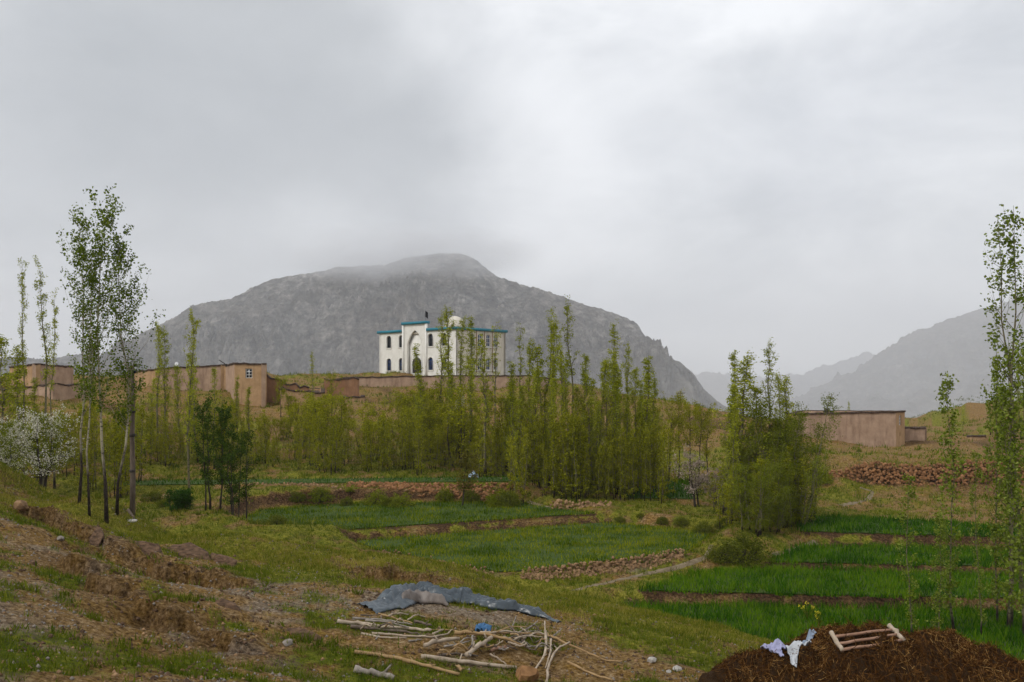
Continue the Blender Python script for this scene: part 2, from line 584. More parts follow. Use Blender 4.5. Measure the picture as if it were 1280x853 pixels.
def mud_mat(name, c0, c1, stain):
    m, t, o = mat(name)
    f = noise_node(t, 1.4, 6, 0.6)
    st = noise_node(t, 1.3, 6, 0.65, stretch=(1.6, 1.6, 0.3))
    fi = noise_node(t, 18, 4, 0.6)
    col = ramp_node(t, [(0.3, c0), (0.7, c1)], f)
    col = mix_node(t, ramp_node(t, [(0.5, (0, 0, 0)), (0.78, (0.85, 0.85, 0.85))], st), col, stain)
    col = mix_node(t, 0.35, col, ramp_node(t, [(0.3, (0.7, 0.7, 0.7)), (0.7, (1.2, 1.2, 1.2))], fi), 'MULTIPLY')
    principled(t, o, col, 0.95, math_node(t, 'ADD', f, math_node(t, 'MULTIPLY', fi, 0.3)), 0.06, 0.8, 0.1)
    return m


def bark_mat(name, white, dark, lower):
    """pale bark with dark knots, the old bark near the foot black and furrowed up to `lower` metres"""
    m, t, o = mat(name)
    co = t.nodes.new("ShaderNodeTexCoord").outputs["Object"]
    kn = noise_node(t, 6.0, 3, 0.6, co, (1, 1, 2.2))
    fi = noise_node(t, 22, 5, 0.65, co, (1, 1, 0.35))
    col = mix_node(t, ramp_node(t, [(0.56, (0, 0, 0)), (0.63, (1, 1, 1))], kn), white, dark)
    sx = t.nodes.new("ShaderNodeSeparateXYZ"); t.links.new(co, sx.inputs[0])
    hf = math_node(t, 'ADD', sx.outputs[2], math_node(t, 'MULTIPLY', math_node(t, 'SUBTRACT', noise_node(t, 1.6, 3, 0.6, co, (1, 1, 0.6)), 0.5), lower * 1.6))
    lo = t.nodes.new("ShaderNodeMapRange")
    lo.inputs["From Min"].default_value = lower * 0.7; lo.inputs["From Max"].default_value = lower * 1.15
    lo.inputs["To Min"].default_value = 1; lo.inputs["To Max"].default_value = 0
    t.links.new(hf, lo.inputs["Value"])
    col = mix_node(t, lo.outputs[0], col, ramp_node(t, [(0.35, (0.018, 0.014, 0.011)), (0.7, (0.075, 0.055, 0.042))], fi))
    col = mix_node(t, 0.4, col, ramp_node(t, [(0.3, (0.6, 0.6, 0.6)), (0.7, (1.25, 1.25, 1.25))], fi), 'MULTIPLY')
    principled(t, o, col, 0.9, fi, 0.02, 0.8, 0.15)
    return m


M = {}
M['ground'] = ground_mat()
M['mountain'] = rock_mat("mountain_rock", (0.045, 0.042, 0.039), (0.165, 0.155, 0.144), (0.38, 0.355, 0.325), 0.022, 34.0, (-20, 110))
M['mountain2'] = rock_mat("far_mountain_rock", (0.04, 0.037, 0.034), (0.085, 0.08, 0.075), (0.15, 0.14, 0.13), 0.008, 35.0)
M['mud'] = mud_mat("mud_plaster_tan", (0.36, 0.225, 0.115), (0.51, 0.33, 0.18), (0.21, 0.127, 0.07))
M['mud_pink'] = mud_mat("mud_plaster_pink", (0.33, 0.22, 0.15), (0.48, 0.335, 0.235), (0.17, 0.105, 0.072))
M['mud_dark'] = mud_mat("rain_darkened_mud_rim", (0.06, 0.04, 0.03), (0.11, 0.075, 0.055), (0.05, 0.035, 0.03))
M['mud_red'] = mud_mat("mud_block_red", (0.24, 0.12, 0.06), (0.33, 0.18, 0.1), (0.14, 0.08, 0.05))
M['plaster'] = mud_mat("white_plaster", (0.72, 0.70, 0.64), (0.82, 0.80, 0.75), (0.63, 0.61, 0.55))
M['cream'] = mud_mat("cream_plaster", (0.60, 0.55, 0.46), (0.70, 0.65, 0.56), (0.46, 0.42, 0.36))
M['turq'] = simple("turquoise_tile", (0.018, 0.15, 0.22), (0.03, 0.24, 0.32), 5, 0.5)
M['glass_dark'] = simple("dark_window_glass", (0.008, 0.01, 0.014), (0.02, 0.025, 0.035), 2, 0.15, 0.0, spec=0.5)
M['glass_blue'] = simple("blue_window_glass", (0.012, 0.03, 0.10), (0.03, 0.06, 0.17), 2, 0.2, 0.0, spec=0.5)
M['white_paint'] = simple("white_painted_frame", (0.68, 0.68, 0.66), (0.78, 0.78, 0.77), 6, 0.5, 0.001)
M['door'] = simple("dark_wood_door", (0.025, 0.02, 0.018), (0.06, 0.048, 0.042), 8, 0.6, 0.004, (3, 3, 0.4))
M['blk'] = simple("black_cloth", (0.008, 0.008, 0.01), (0.02, 0.02, 0.024), 8, 0.9)
M['metal'] = simple("dull_grey_metal", (0.16, 0.16, 0.17), (0.28, 0.28, 0.29), 7, 0.5)
M['white_metal'] = simple("white_enamel", (0.7, 0.7, 0.7), (0.8, 0.8, 0.8), 5, 0.4)
M['stone'] = simple("wall_stone_brown", (0.12, 0.065, 0.03), (0.39, 0.245, 0.13), 3.5, 0.9, 0.03)
M['stone_red'] = simple("wall_stone_red", (0.13, 0.055, 0.022), (0.37, 0.19, 0.085), 3.5, 0.9, 0.03)
M['stone_grey'] = simple("field_stone_grey", (0.13, 0.11, 0.09), (0.30, 0.26, 0.22), 6, 0.9, 0.02)
M['stone_white'] = simple("pale_limestone", (0.27, 0.25, 0.22), (0.46, 0.43, 0.39), 7, 0.85, 0.02)
M['stone_orange'] = simple("rusty_boulder", (0.15, 0.075, 0.03), (0.36, 0.19, 0.08), 4, 0.9, 0.03)
M['ledge'] = simple("brown_ledge_rock", (0.035, 0.02, 0.012), (0.19, 0.115, 0.068), 5.5, 0.95, 0.12, (1, 1, 3.0))
M['wood_dark'] = simple("weathered_wood", (0.075, 0.055, 0.042), (0.17, 0.13, 0.1), 9, 0.85, 0.01, (1, 1, 0.3), True)
M['wood_pale'] = simple("peeled_branch", (0.24, 0.18, 0.125), (0.50, 0.41, 0.31), 5, 0.8, 0.008)
M['wood_grey'] = simple("grey_dead_branch", (0.15, 0.125, 0.105), (0.36, 0.315, 0.27), 5, 0.85, 0.008)
M['wood_tan'] = simple("tan_pole", (0.25, 0.155, 0.07), (0.40, 0.27, 0.135), 5, 0.8, 0.008)
M['wood_red'] = simple("reddish_branch", (0.22, 0.115, 0.07), (0.36, 0.22, 0.15), 5, 0.8, 0.008)
M['trunk'] = bark_mat("poplar_bark", (0.35, 0.31, 0.215), (0.06, 0.048, 0.04), 2.6)
M['trunk_mid'] = bark_mat("grey_green_bark", (0.17, 0.15, 0.085), (0.06, 0.05, 0.035), 0.6)
M['trunk_dark'] = simple("dark_bark", (0.022, 0.017, 0.013), (0.06, 0.046, 0.036), 12, 0.9, 0.02, (1, 1, 0.4), True)
M['leaf_near'] = leaf_mat("poplar_leaf_near", [(0.055, 0.09, 0.005), (0.12, 0.17, 0.010), (0.22, 0.275, 0.03)])
M['leaf_right'] = leaf_mat("poplar_leaf_fresh", [(0.085, 0.13, 0.010), (0.16, 0.21, 0.016), (0.28, 0.33, 0.07)])
M['leaf_mid'] = leaf_mat("poplar_leaf_spring", [(0.15, 0.175, 0.005), (0.28, 0.31, 0.010), (0.42, 0.435, 0.04)])
M['leaf_yel'] = leaf_mat("thicket_leaf_olive", [(0.12, 0.13, 0.005), (0.245, 0.25, 0.009), (0.37, 0.36, 0.022)])
M['leaf_dark'] = leaf_mat("dark_tree_leaf", [(0.03, 0.055, 0.006), (0.06, 0.10, 0.010), (0.105, 0.155, 0.018)])
M['leaf_willow'] = leaf_mat("willow_leaf", [(0.10, 0.13, 0.007), (0.155, 0.185, 0.010), (0.22, 0.24, 0.02)])
M['leaf_orange'] = leaf_mat("young_bronze_leaf", [(0.09, 0.075, 0.012), (0.14, 0.125, 0.018), (0.17, 0.155, 0.024)])
M['leaf_shrub'] = leaf_mat("shrub_leaf_dull", [(0.06, 0.074, 0.007), (0.11, 0.128, 0.011), (0.18, 0.195, 0.026)])
M['leaf_bright'] = leaf_mat("bright_shrub_leaf", [(0.035, 0.085, 0.01), (0.06, 0.13, 0.015)])
M['blossom'] = leaf_mat("white_blossom", [(0.42, 0.40, 0.29), (0.60, 0.575, 0.46), (0.76, 0.735, 0.63)])
M['blossom_pink'] = leaf_mat("faded_pink_blossom", [(0.24, 0.18, 0.14), (0.36, 0.28, 0.23), (0.5, 0.42, 0.36)])
M['grass_green'] = leaf_mat("grass_green", [(0.05, 0.085, 0.005), (0.10, 0.135, 0.008), (0.175, 0.19, 0.018)], 0.3, 1.5, 0.4)
M['grass_dry'] = leaf_mat("grass_dry", [(0.11, 0.118, 0.008), (0.25, 0.23, 0.024), (0.44, 0.37, 0.09)], 0.3, 1.5, 0.35)
M['wheat'] = leaf_mat("young_wheat", [(0.016, 0.062, 0.002), (0.046, 0.135, 0.003), (0.13, 0.225, 0.008)], 0.3, 2.2, 0.5)
M['alfalfa'] = leaf_mat("alfalfa_green", [(0.042, 0.085, 0.002), (0.115, 0.175, 0.004), (0.27, 0.28, 0.014)], 0.3, 2.4, 0.5)
M['flower'] = leaf_mat("yellow_flower", [(0.6, 0.5, 0.03), (0.7, 0.6, 0.05)])

# ------------------------------------------------------------------ ground sheet
def build_ground():
    a = np.concatenate([np.arange(-180, -32, 3.0), np.arange(-32, 36, 0.085), np.arange(36, 180, 3.0)])
    a = np.radians(a)
    r = [0.6]
    while r[-1] < 9600:
        k = r[-1]
        r.append(k * (1.10 if k < 9 else 1.0052 if k < 64 else 1.010 if k < 125 else 1.06))
    r = np.array(r)
    A, R = np.meshgrid(a, r)
    X, Y = R * np.sin(A), R * np.cos(A)
    x, y = X.ravel(), Y.ravel()
    z = np.concatenate([H(x[i:i + 60000], y[i:i + 60000]) for i in range(0, len(x), 60000)])
    nr, na = A.shape
    i = np.arange(nr * na).reshape(nr, na)
    j = np.roll(i, -1, axis=1)
    q = np.stack([i[:-1], j[:-1], j[1:], i[1:]], -1).reshape(-1, 4)
    c = len(x)
    v = np.stack([x, y, z], 1)
    v = np.concatenate([v, [[0, 0, Hs(0, 0)]]])
    tri = np.stack([np.full(na, c), j[0], i[0]], -1)
    me = mesh_np("ground", v, [q, tri])
    smooth(me)
    # cover: what grows or lies where (red = grass, green = bare reddish earth, blue = gravel)
    Z = z.reshape(nr, na)
    gx = np.gradient(Z, axis=0) / np.gradient(R, axis=0)
    gy = np.gradient(Z, axis=1) / (R * np.gradient(A, axis=1))
    slope = np.hypot(gx, gy).ravel()
    gr, ea, gv = cover(x, y, slope)
    col = np.ones((c + 1, 4), np.float32)
    col[:c, 0] = gr; col[:c, 1] = ea; col[:c, 2] = gv
    nn = fbm(x * 0.33, y * 0.33, 4)
    cy = crest_y(x)
    col[:c, 3] = np.where(y < cy + 6, sstep(cy - 9, cy - 2, y + nn * 2), 0.25 + 0.5 * sstep(-0.3, 0.5, nn))
    at = me.color_attributes.new("cover", 'FLOAT_COLOR', 'POINT')
    at.data.foreach_set('color', col.ravel())
    o = obj("ground", me, M['ground'])
    tag(o, kind='structure')


def crest_y(x):
    return np.interp(x, [-30, -19, -12, -6, 0, 4, 8, 14], [34, 33, 31.5, 30.5, 28.5, 28, 25.5, 24])


def cover(x, y, slope):
    r = np.hypot(x, y)
    n = fbm(x * 0.33, y * 0.33, 4)
    n2 = fbm(x * 1.3 + 40, y * 1.3, 3)
    cy = crest_y(x)
    belt = sstep(cy - 9, cy - 3, y + n * 2.0)
    near = 1 - sstep(36, 44, r)
    g_near = np.clip(0.33 + 0.6 * n + 0.3 * n2 + 0.4 * belt, 0, 1)
    g_far = np.clip(0.6 + 0.5 * n + 0.25 * n2, 0, 1)
    g_far = g_far * (1 - 0.45 * sstep(66, 84, r))
    # the stony right-hand hillside is barer
    g_far = g_far * (1 - 0.35 * sstep(18, 26, x))
    g = g_near * near + g_far * (1 - near)
    gv = np.clip(sstep(0.1, 0.8, fbm(x * 0.25 + 9, y * 0.25 + 3, 4) + 0.5 * n2) * 0.55, 0, 1) * near
    gv = np.maximum(gv, sstep(0, 3.5, -x - 6.2 + n * 1.5) * (1 - sstep(13.5, 16.5, y)) * 0.9)
    ea = sstep(0.6, 1.1, slope) * (0.45 + 0.55 * sstep(33, 40, r)) * (1 - sstep(100, 140, r))
    ea = np.maximum(ea, 0.75 * sstep(0.15, 0.55, fbm(x * 0.11 + 77, y * 0.11, 3)) * sstep(60, 72, r) * (1 - sstep(95, 120, r)))
    # the dark worked bank above the middle field
    g = g * (1 - 0.85 * sstep(0.55, 1.0, slope))
    g = g * (1 - sstep(95, 125, r)) + sstep(95, 125, r) * np.clip(0.4 + 0.5 * n + 0.3 * n2, 0, 1)
    # bare dark earth on the low banks between the plots
    m = (y > 28) & (y < 50) & (np.abs(x) < 45)
    if m.any():
        xm, ym = x[m], y[m]
        dm = np.full(xm.shape, 1e9); nf = np.zeros(xm.shape)
        for kk, (z_, poly) in FP.items():
            dk = poly_dist(poly, xm, ym)
            dm = np.minimum(dm, dk); nf = nf + (dk < 1.6)
        b = (dm > -0.1) * (1 - sstep(0.25, 0.7, dm + 0.35 * n2[m])) * np.clip(nf - 0.75, 0, 1) * sstep(-0.9, -0.2, n[m])
        ea[m] = np.maximum(ea[m], b); g[m] = g[m] * (1 - 0.9 * b)
    for pts, hh in LEDGES:
        d, s, par, tot = line_dist(pts, x, y)
        e = np.exp(-(d / 0.7) ** 2)
        g = g * (1 - 0.7 * e)
        ea = np.maximum(ea, 0.45 * e)
    return np.clip(g, 0, 1), np.clip(ea, 0, 1), np.clip(gv, 0, 1)


build_ground()


# ------------------------------------------------------------------ mountains
def mountain(name, prof, Y0, foot, back, mt, amp, nx, ny, seed, zb=-16.0, talus=1.25, rough_scale=1.0, flat=0.30):
    px = np.array([p[0] for p in prof], float); py = np.array([p[1] for p in prof], float)
    xs = np.linspace((px[0] - 640) / F * Y0, (px[-1] - 640) / F * Y0, nx)
    crest = (HZ - np.interp(xs / Y0 * F + 640, px, py)) / F * Y0
    s = np.concatenate([np.linspace(0, 1, ny), 1 + np.linspace(0, 1, ny // 4)[1:]])
    S, X = np.meshgrid(s, xs, indexing='ij')
    CR = np.broadcast_to(crest, S.shape)
    hgt = np.maximum(CR - zb, 0.5)
    depth = foot * (0.35 + 0.65 * np.clip(hgt / hgt.max(), 0, 1))
    g = np.where(S <= 1, flat * S + (1 - flat) * np.maximum(S, 0) ** (talus * 1.7), 1 - (S - 1) ** 1.3 * 0.96)
    Yc = Y0 + np.where(S <= 1, (S - 1) * depth, (S - 1) * back)
    Y = Yc
    sc = 0.011 * rough_scale
    e = np.clip(S, 0, 1) * sstep(2.0, 1.6, S) if False else np.clip(S * 1.4, 0, 1) * np.clip(2 - S, 0, 1)
    wx = X + 25 / rough_scale * fbm(X * sc * 0.7 + seed, Y * sc * 0.7, 3)
    wy = Y + 25 / rough_scale * fbm(X * sc * 0.7, Y * sc * 0.7 + seed, 3)
    nz = ridged(wx * sc * 1.2 + seed, wy * sc * 0.7, 6, 0.56) * 0.75 + fbm(wx * sc * 4, wy * sc * 4 + seed, 5, 0.6) * 0.55
    crag = np.abs(fbm(wx * sc * 9 + seed, wy * sc * 9, 3, 0.6))
    nz = nz * 0.75 + 1.15 * sstep(1.02, 0.8, S) * ridged((wx + 0.6 * wy) * sc * 0.42 + seed, (wy - 0.5 * wx) * sc * 0.16, 3, 0.5)
    ridge_keep = 1 - 0.93 * np.exp(-((S - 1) / 0.15) ** 2)
    Z = zb + hgt * g + amp * e * ridge_keep * (nz - 0.35) + amp * 0.34 * e * (crag - 0.25) * sstep(0.25, 0.6, S) * (1 - 0.78 * np.exp(-((S - 1) / 0.06) ** 2))
    v = np.stack([X, Y, Z], -1).reshape(-1, 3)
    n0, n1_ = S.shape
    i = np.arange(n0 * n1_).reshape(n0, n1_)
    q = np.stack([i[:-1, :-1], i[:-1, 1:], i[1:, 1:], i[1:, :-1]], -1).reshape(-1, 4)
    me = smooth(mesh_np(name, v, [q]))
    o = obj(name, me, mt)
    return tag(o, kind='structure')


MAIN = [(-260, 500), (-120, 462), (-30, 452), (20, 446), (60, 450), (100, 443), (130, 448), (165, 424), (185, 413), (215, 400), (240, 384), (262, 378), (290, 372),
        (315, 360), (340, 350), (370, 345), (400, 340), (430, 334), (455, 334), (480, 331), (500, 324), (525, 320), (550, 318), (575, 318),
        (595, 325), (608, 336), (622, 346), (650, 357), (675, 362), (700, 370), (722, 379), (740, 384), (770, 393), (797, 406), (806, 420),
        (815, 434), (832, 446), (850, 452), (868, 470), (880, 488), (900, 506), (960, 530)]
mountain("mountain", MAIN, 2000.0, 1000.0, 570.0, M['mountain'], 52.0, 760, 190, 3.7, rough_scale=0.6, zb=-270)
RIGHT = [(930, 530), (985, 512), (1005, 503), (1030, 491), (1052, 484), (1070, 466), (1082, 462), (1095, 452), (1108, 446), (1122, 430), (1136, 427),
         (1150, 412), (1165, 411), (1185, 399), (1200, 396), (1212, 391), (1226, 386), (1250, 384), (1280, 366), (1330, 350), (1420, 345), (1560, 370), (1800, 440)]
mountain("mountain", RIGHT, 5200.0, 3300.0, 1200.0, M['mountain2'], 80.0, 460, 170, 15.1, rough_scale=0.19, zb=-270, flat=0.55)
BACK = [(560, 514), (700, 484), (820, 492), (880, 476), (930, 482), (980, 484), (1010, 466), (1050, 454), (1090, 446), (1120, 442), (1200, 414), (1400, 394)]
mountain("mountain", BACK, 9200.0, 5000.0, 400.0, M['mountain2'], 110.0, 200, 60, 25.3, rough_scale=0.12, zb=-270, flat=0.5)


# ------------------------------------------------------------------ fields with their crop
rng = np.random.RandomState(5)


def blades(pts, hgt, wid, lean, rng, n_per=1, spread=0.0):
    """single-triangle blades; pts (n,3)"""
    p = np.repeat(pts, n_per, axis=0)
    n = len(p)
    if spread: p = p + np.stack([rng.normal(0, spread, n), rng.normal(0, spread, n), np.zeros(n)], 1)
    a = rng.rand(n) * 2 * np.pi
    h = hgt * (0.55 + 0.9 * rng.rand(n)); w = wid * (0.6 + 0.8 * rng.rand(n))
    d = np.stack([np.cos(a), np.sin(a), np.zeros(n)], 1)
    b = rng.rand(n) * 2 * np.pi
    ln = lean * rng.rand(n)
    tip = p + np.stack([np.cos(b) * ln * h, np.sin(b) * ln * h, h], 1)
    v = np.empty((n * 3, 3))
    v[0::3] = p - d * w[:, None] * 0.5 - [0, 0, 0.02]
    v[1::3] = p + d * w[:, None] * 0.5 - [0, 0, 0.02]
    v[2::3] = tip
    return v, np.arange(n * 3).reshape(-1, 3)


FIELD_TXT = {
    'r1': ('wheat_field', 'wheat', 190, 0.24), 'r2': ('wheat_field', 'wheat', 170, 0.22), 'r3': ('wheat_field', 'wheat', 150, 0.22),
    'r4': ('wheat_field', 'wheat', 110, 0.22), 'm1': ('clover_field', 'alfalfa', 170, 0.13), 'm2': ('clover_field', 'alfalfa', 120, 0.14),
    'm3': ('wheat_field', 'wheat', 45, 0.3), 's1': ('wheat_field', 'wheat', 26, 0.16)}
M['field_soil'] = simple("field_soil_under_crop", (0.03, 0.055, 0.008), (0.06, 0.09, 0.014), 2.5, 0.95, 0.04)
for k, (z, poly) in FP.items():
    name, mt, dens, hh = FIELD_TXT[k]
    bm = bmesh.new()
    vs = [bm.verts.new((p[0], p[1], z)) for p in poly]
    f = bm.faces.new(vs)
    if f.normal.z < 0: f.normal_flip()
    e = bmesh.ops.extrude_face_region(bm, geom=[f])
    bmesh.ops.translate(bm, verts=[g for g in e['geom'] if isinstance(g, bmesh.types.BMVert)], vec=(0, 0, 0.03))
    bmesh.ops.recalc_face_normals(bm, faces=bm.faces)
    bmesh.ops.triangulate(bm, faces=bm.faces)
    me = bpy.data.meshes.new(name); bm.to_mesh(me); bm.free()
    fo = obj(name, me, M['field_soil'])
    tag(fo, kind='structure')
    lo, hi = poly.min(0) - 0.4, poly.max(0) + 0.4
    hi[0] = min(hi[0], 34)
    n = int((hi[0] - lo[0]) * (hi[1] - lo[1]) * dens)
    p = rng.rand(n, 2) * (hi - lo) + lo
    d = poly_dist(poly, p[:, 0], p[:, 1]) + 0.35 * fbm(p[:, 0] * 1.2, p[:, 1] * 1.2, 2)
    p = p[d < 0.3]
    thin = fbm(p[:, 0] * 0.35, p[:, 1] * 0.6, 4)
    if mt == 'alfalfa':
        keep = rng.rand(len(p)) < np.clip(0.85 + thin * 1.0, 0.18, 1)
        p, thin = p[keep], thin[keep]
    zz = np.full(len(p), z + 0.02)
    pts = np.column_stack([p, zz])
    hmod = 1.0 + 0.4 * fbm(p[:, 0] * 0.5, p[:, 1] * 0.9, 3)
    v, t = blades(pts, hh, 0.045, 0.8, rng)
    v = v.reshape(-1, 3, 3); v[:, 2, 2] = z + (v[:, 2, 2] - z) * hmod; v = v.reshape(-1, 3)
    c = obj("crop_blades" if mt == 'wheat' else "clover_stems", mesh_np("crop", v, [t]), M[mt])
    tag(c, kind='stuff')


# ------------------------------------------------------------------ paths
M['path'] = simple("trodden_path_soil", (0.13, 0.095, 0.058), (0.26, 0.205, 0.13), 4, 0.95, 0.03)


def ribbon(name, pix, width, mt, lift=0.025, y1=80):
    g = np.array([G(px, py, 20, y1)[:2] for px, py in pix])
    t = np.linspace(0, len(g) - 1, len(g) * 8)
    c = np.stack([np.interp(t, np.arange(len(g)), g[:, 0]), np.interp(t, np.arange(len(g)), g[:, 1])], 1)
    for _ in range(3): c[1:-1] = (c[:-2] + 2 * c[1:-1] + c[2:]) / 4
    tan = np.gradient(c, axis=0); tan /= np.linalg.norm(tan, axis=1)[:, None]
    nrm = np.stack([-tan[:, 1], tan[:, 0]], 1)
    k = 5
    v = []
    for j in range(k):
        o_ = (j / (k - 1) - 0.5) * width * (1 + 0.4 * np.sin(t * 2.1 + j))
        q = c + nrm * o_[:, None]
        zz = H(q[:, 0], q[:, 1]) + (lift if 0 < j < k - 1 else -0.06)
        v.append(np.column_stack([q, zz]))
    v = np.stack(v, 1).reshape(-1, 3)
    i = np.arange(len(t) * k).reshape(len(t), k)
    q = np.stack([i[:-1, :-1], i[:-1, 1:], i[1:, 1:], i[1:, :-1]], -1).reshape(-1, 4)
    o = obj(name, smooth(mesh_np(name, v, [q])), mt)
    tag(o, kind='structure')


ribbon("path", [(715, 739), (760, 728), (805, 719), (850, 709), (882, 697), (890, 682)], 0.34, M['path'])
ribbon("path", [(966, 694), (990, 688), (1012, 683), (1020, 678)], 0.5, M['path'])
ribbon("path", [(660, 628), (685, 634), (705, 640), (722, 644)], 0.4, M['path'])
ribbon("path", [(1050, 632), (1085, 625), (1092, 615), (1075, 610)], 0.5, M['path'])


# ------------------------------------------------------------------ buildings
def facade_mesh(p0, p1, z0, top, holes, thick, top_cb=None):
    """wall seen from outside running from p0 (viewer's left) to p1; top = list of (u, z) along the upper edge; holes = loops of (u, v above z0)"""
    p0 = np.array(p0, float); p1 = np.array(p1, float)
    w = np.linalg.norm(p1 - p0)
    e = (p1 - p0) / w
    n = np.array([e[1], -e[0]])
    bm = bmesh.new()
    outline = [(0, z0), (w, z0)] + [(u, z) for u, z in reversed(top)]
    edges = []
    for loop in [outline] + [[(u, z0 + v) for u, v in h] for h in holes]:
        vs = [bm.verts.new((u, 0, z)) for u, z in loop]
        edges += [bm.edges.new((vs[i], vs[(i + 1) % len(vs)])) for i in range(len(vs))]
    bmesh.ops.triangle_fill(bm, use_beauty=True, use_dissolve=False, edges=edges)
    r = bmesh.ops.extrude_face_region(bm, geom=bm.faces[:])
    bmesh.ops.translate(bm, verts=[g for g in r['geom'] if isinstance(g, bmesh.types.BMVert)], vec=(0, thick, 0))
    bmesh.ops.recalc_face_normals(bm, faces=bm.faces)
    me = bpy.data.meshes.new("wall"); bm.to_mesh(me); bm.free()
    # local (u, depth, z) -> world
    me.transform(Matrix(((e[0], -n[0], 0, p0[0]), (e[1], -n[1], 0, p0[1]), (0, 0, 1, 0), (0, 0, 0, 1))))
    return me


class Wall:
    def __init__(s, p0, p1):
        s.p0 = np.array(p0, float); s.p1 = np.array(p1, float)
        s.w = np.linalg.norm(s.p1 - s.p0); s.e = (s.p1 - s.p0) / s.w
        s.n = np.array([s.e[1], -s.e[0]])

    def pt(s, u, out, z):
        q = s.p0 + s.e * u + s.n * out
        return np.array([q[0], q[1], z])

    def box(s, mb, u0, u1, o0, o1, z0, z1):
        e3 = np.array([*s.e, 0]); n3 = np.array([*s.n, 0])
        mb.box(s.pt((u0 + u1) / 2, (o0 + o1) / 2, (z0 + z1) / 2), e3 * (u1 - u0) / 2, n3 * (o1 - o0) / 2, np.array([0, 0, (z1 - z0) / 2]))


def arch(u, w, v0, v1, pointed=False, n=8):
    """loop of an arched opening, centre u"""
    r = w / 2
    rise = r * (1.25 if pointed else 0.85)
    pts = [(u - r, v0), (u + r, v0)]
    for i in range(n + 1):
        a = math.pi * i / n
        if pointed:
            x = math.cos(a); y = (1 - abs(x) ** 1.55) ** 0.8
            pts.append((u + r * x, v1 - rise + rise * y))
        else:
            pts.append((u + r * math.cos(a), v1 - rise + rise * math.sin(a)))
    return pts


def rect(u, w, v0, v1):
    return [(u - w / 2, v0), (u + w / 2, v0), (u + w / 2, v1), (u - w / 2, v1)]


def reloc(o, root):
    """world-coordinate mesh -> local of root (root has no rotation)"""
    o.data.transform(Matrix.Translation(-root.location))
    o.parent = root
    return o


def loop_plate(W, loop, z0, out0, out1, name, material, root_loc, parent):
    """solid plate of outline `loop` on wall W between two depths"""
    mb = MB()
    n = len(loop)
    a = [W.pt(u, out1, z0 + v) for u, v in loop]; b = [W.pt(u, out0, z0 + v) for u, v in loop]
    c = np.mean(a, 0); d = np.mean(b, 0)
    v = a + b + [c, d]
    t = [(2 * n, i, (i + 1) % n) for i in range(n)] + [(2 * n + 1, n + (i + 1) % n, n + i) for i in range(n)]
    q = [(i, n + i, n + (i + 1) % n, (i + 1) % n) for i in range(n)]
    mb.add(v, q, t)
    return mb.build(name, material, parent, root_loc)


def loop_ring(W, loop, z0, wid, out0, out1, name, material, root_loc, parent):
    """frame that follows `loop`, `wid` wide inwards"""
    mb = MB()
    L_ = np.array(loop); c = L_.mean(0)
    half = (L_.max(0) - L_.min(0)) / 2
    inn = c + (L_ - c) * (1 - wid / half)
    n = len(L_)
    v = [W.pt(u, out1, z0 + vv) for u, vv in L_] + [W.pt(u, out1, z0 + vv) for u, vv in inn] + \
        [W.pt(u, out0, z0 + vv) for u, vv in L_] + [W.pt(u, out0, z0 + vv) for u, vv in inn]
    q = []
    for i in range(n):
        j = (i + 1) % n
        q += [(i, j, n + j, n + i), (n + i, n + j, 3 * n + j, 3 * n + i), (2 * n + j, 2 * n + i, 3 * n + i, 3 * n + j), (2 * n + i, 2 * n + j, j, i)]
    mb.add(v, q)
    return mb.build(name, material, parent, root_loc)


def window(W, loop, z0, root, frame, pane, bars=True, depth=0.16, fw=0.09):
    """window part (frame) with its pane as a sub-part, set back in the opening"""
    fr = loop_ring(W, loop, z0, fw, -depth - 0.06, -depth, 'window', frame, root.location, root)
    L_ = np.array(loop); lo, hi = L_.min(0), L_.max(0); c = (lo + hi) / 2
    pn = loop_plate(W, [tuple(c + (np.array(p) - c) * 0.97) for p in loop], z0, -depth - 0.05, -depth - 0.02, 'pane', pane, root.location, fr)
    if bars:
        mb = MB()
        W.box(mb, c[0] - 0.03, c[0] + 0.03, -depth - 0.03, -depth + 0.01, z0 + lo[1], z0 + hi[1] - 0.05)
        for f_ in (0.35, 0.68):
            W.box(mb, lo[0] + 0.02, hi[0] - 0.02, -depth - 0.025, -depth + 0.006, z0 + lo[1] + (hi[1] - lo[1]) * f_ - 0.025, z0 + lo[1] + (hi[1] - lo[1]) * f_ + 0.025)
        mb.build('glazing_bars', frame, fr, root.location)
    return fr


def lathe(prof, c, seg=24):
    a = np.linspace(0, 2 * np.pi, seg, endpoint=False)
    v = [np.array([c[0] + r * math.cos(t), c[1] + r * math.sin(t), c[2] + z]) for r, z in prof for t in a]
    q = [(i * seg + j, i * seg + (j + 1) % seg, (i + 1) * seg + (j + 1) % seg, (i + 1) * seg + j) for i in range(len(prof) - 1) for j in range(seg)]
    return v, q


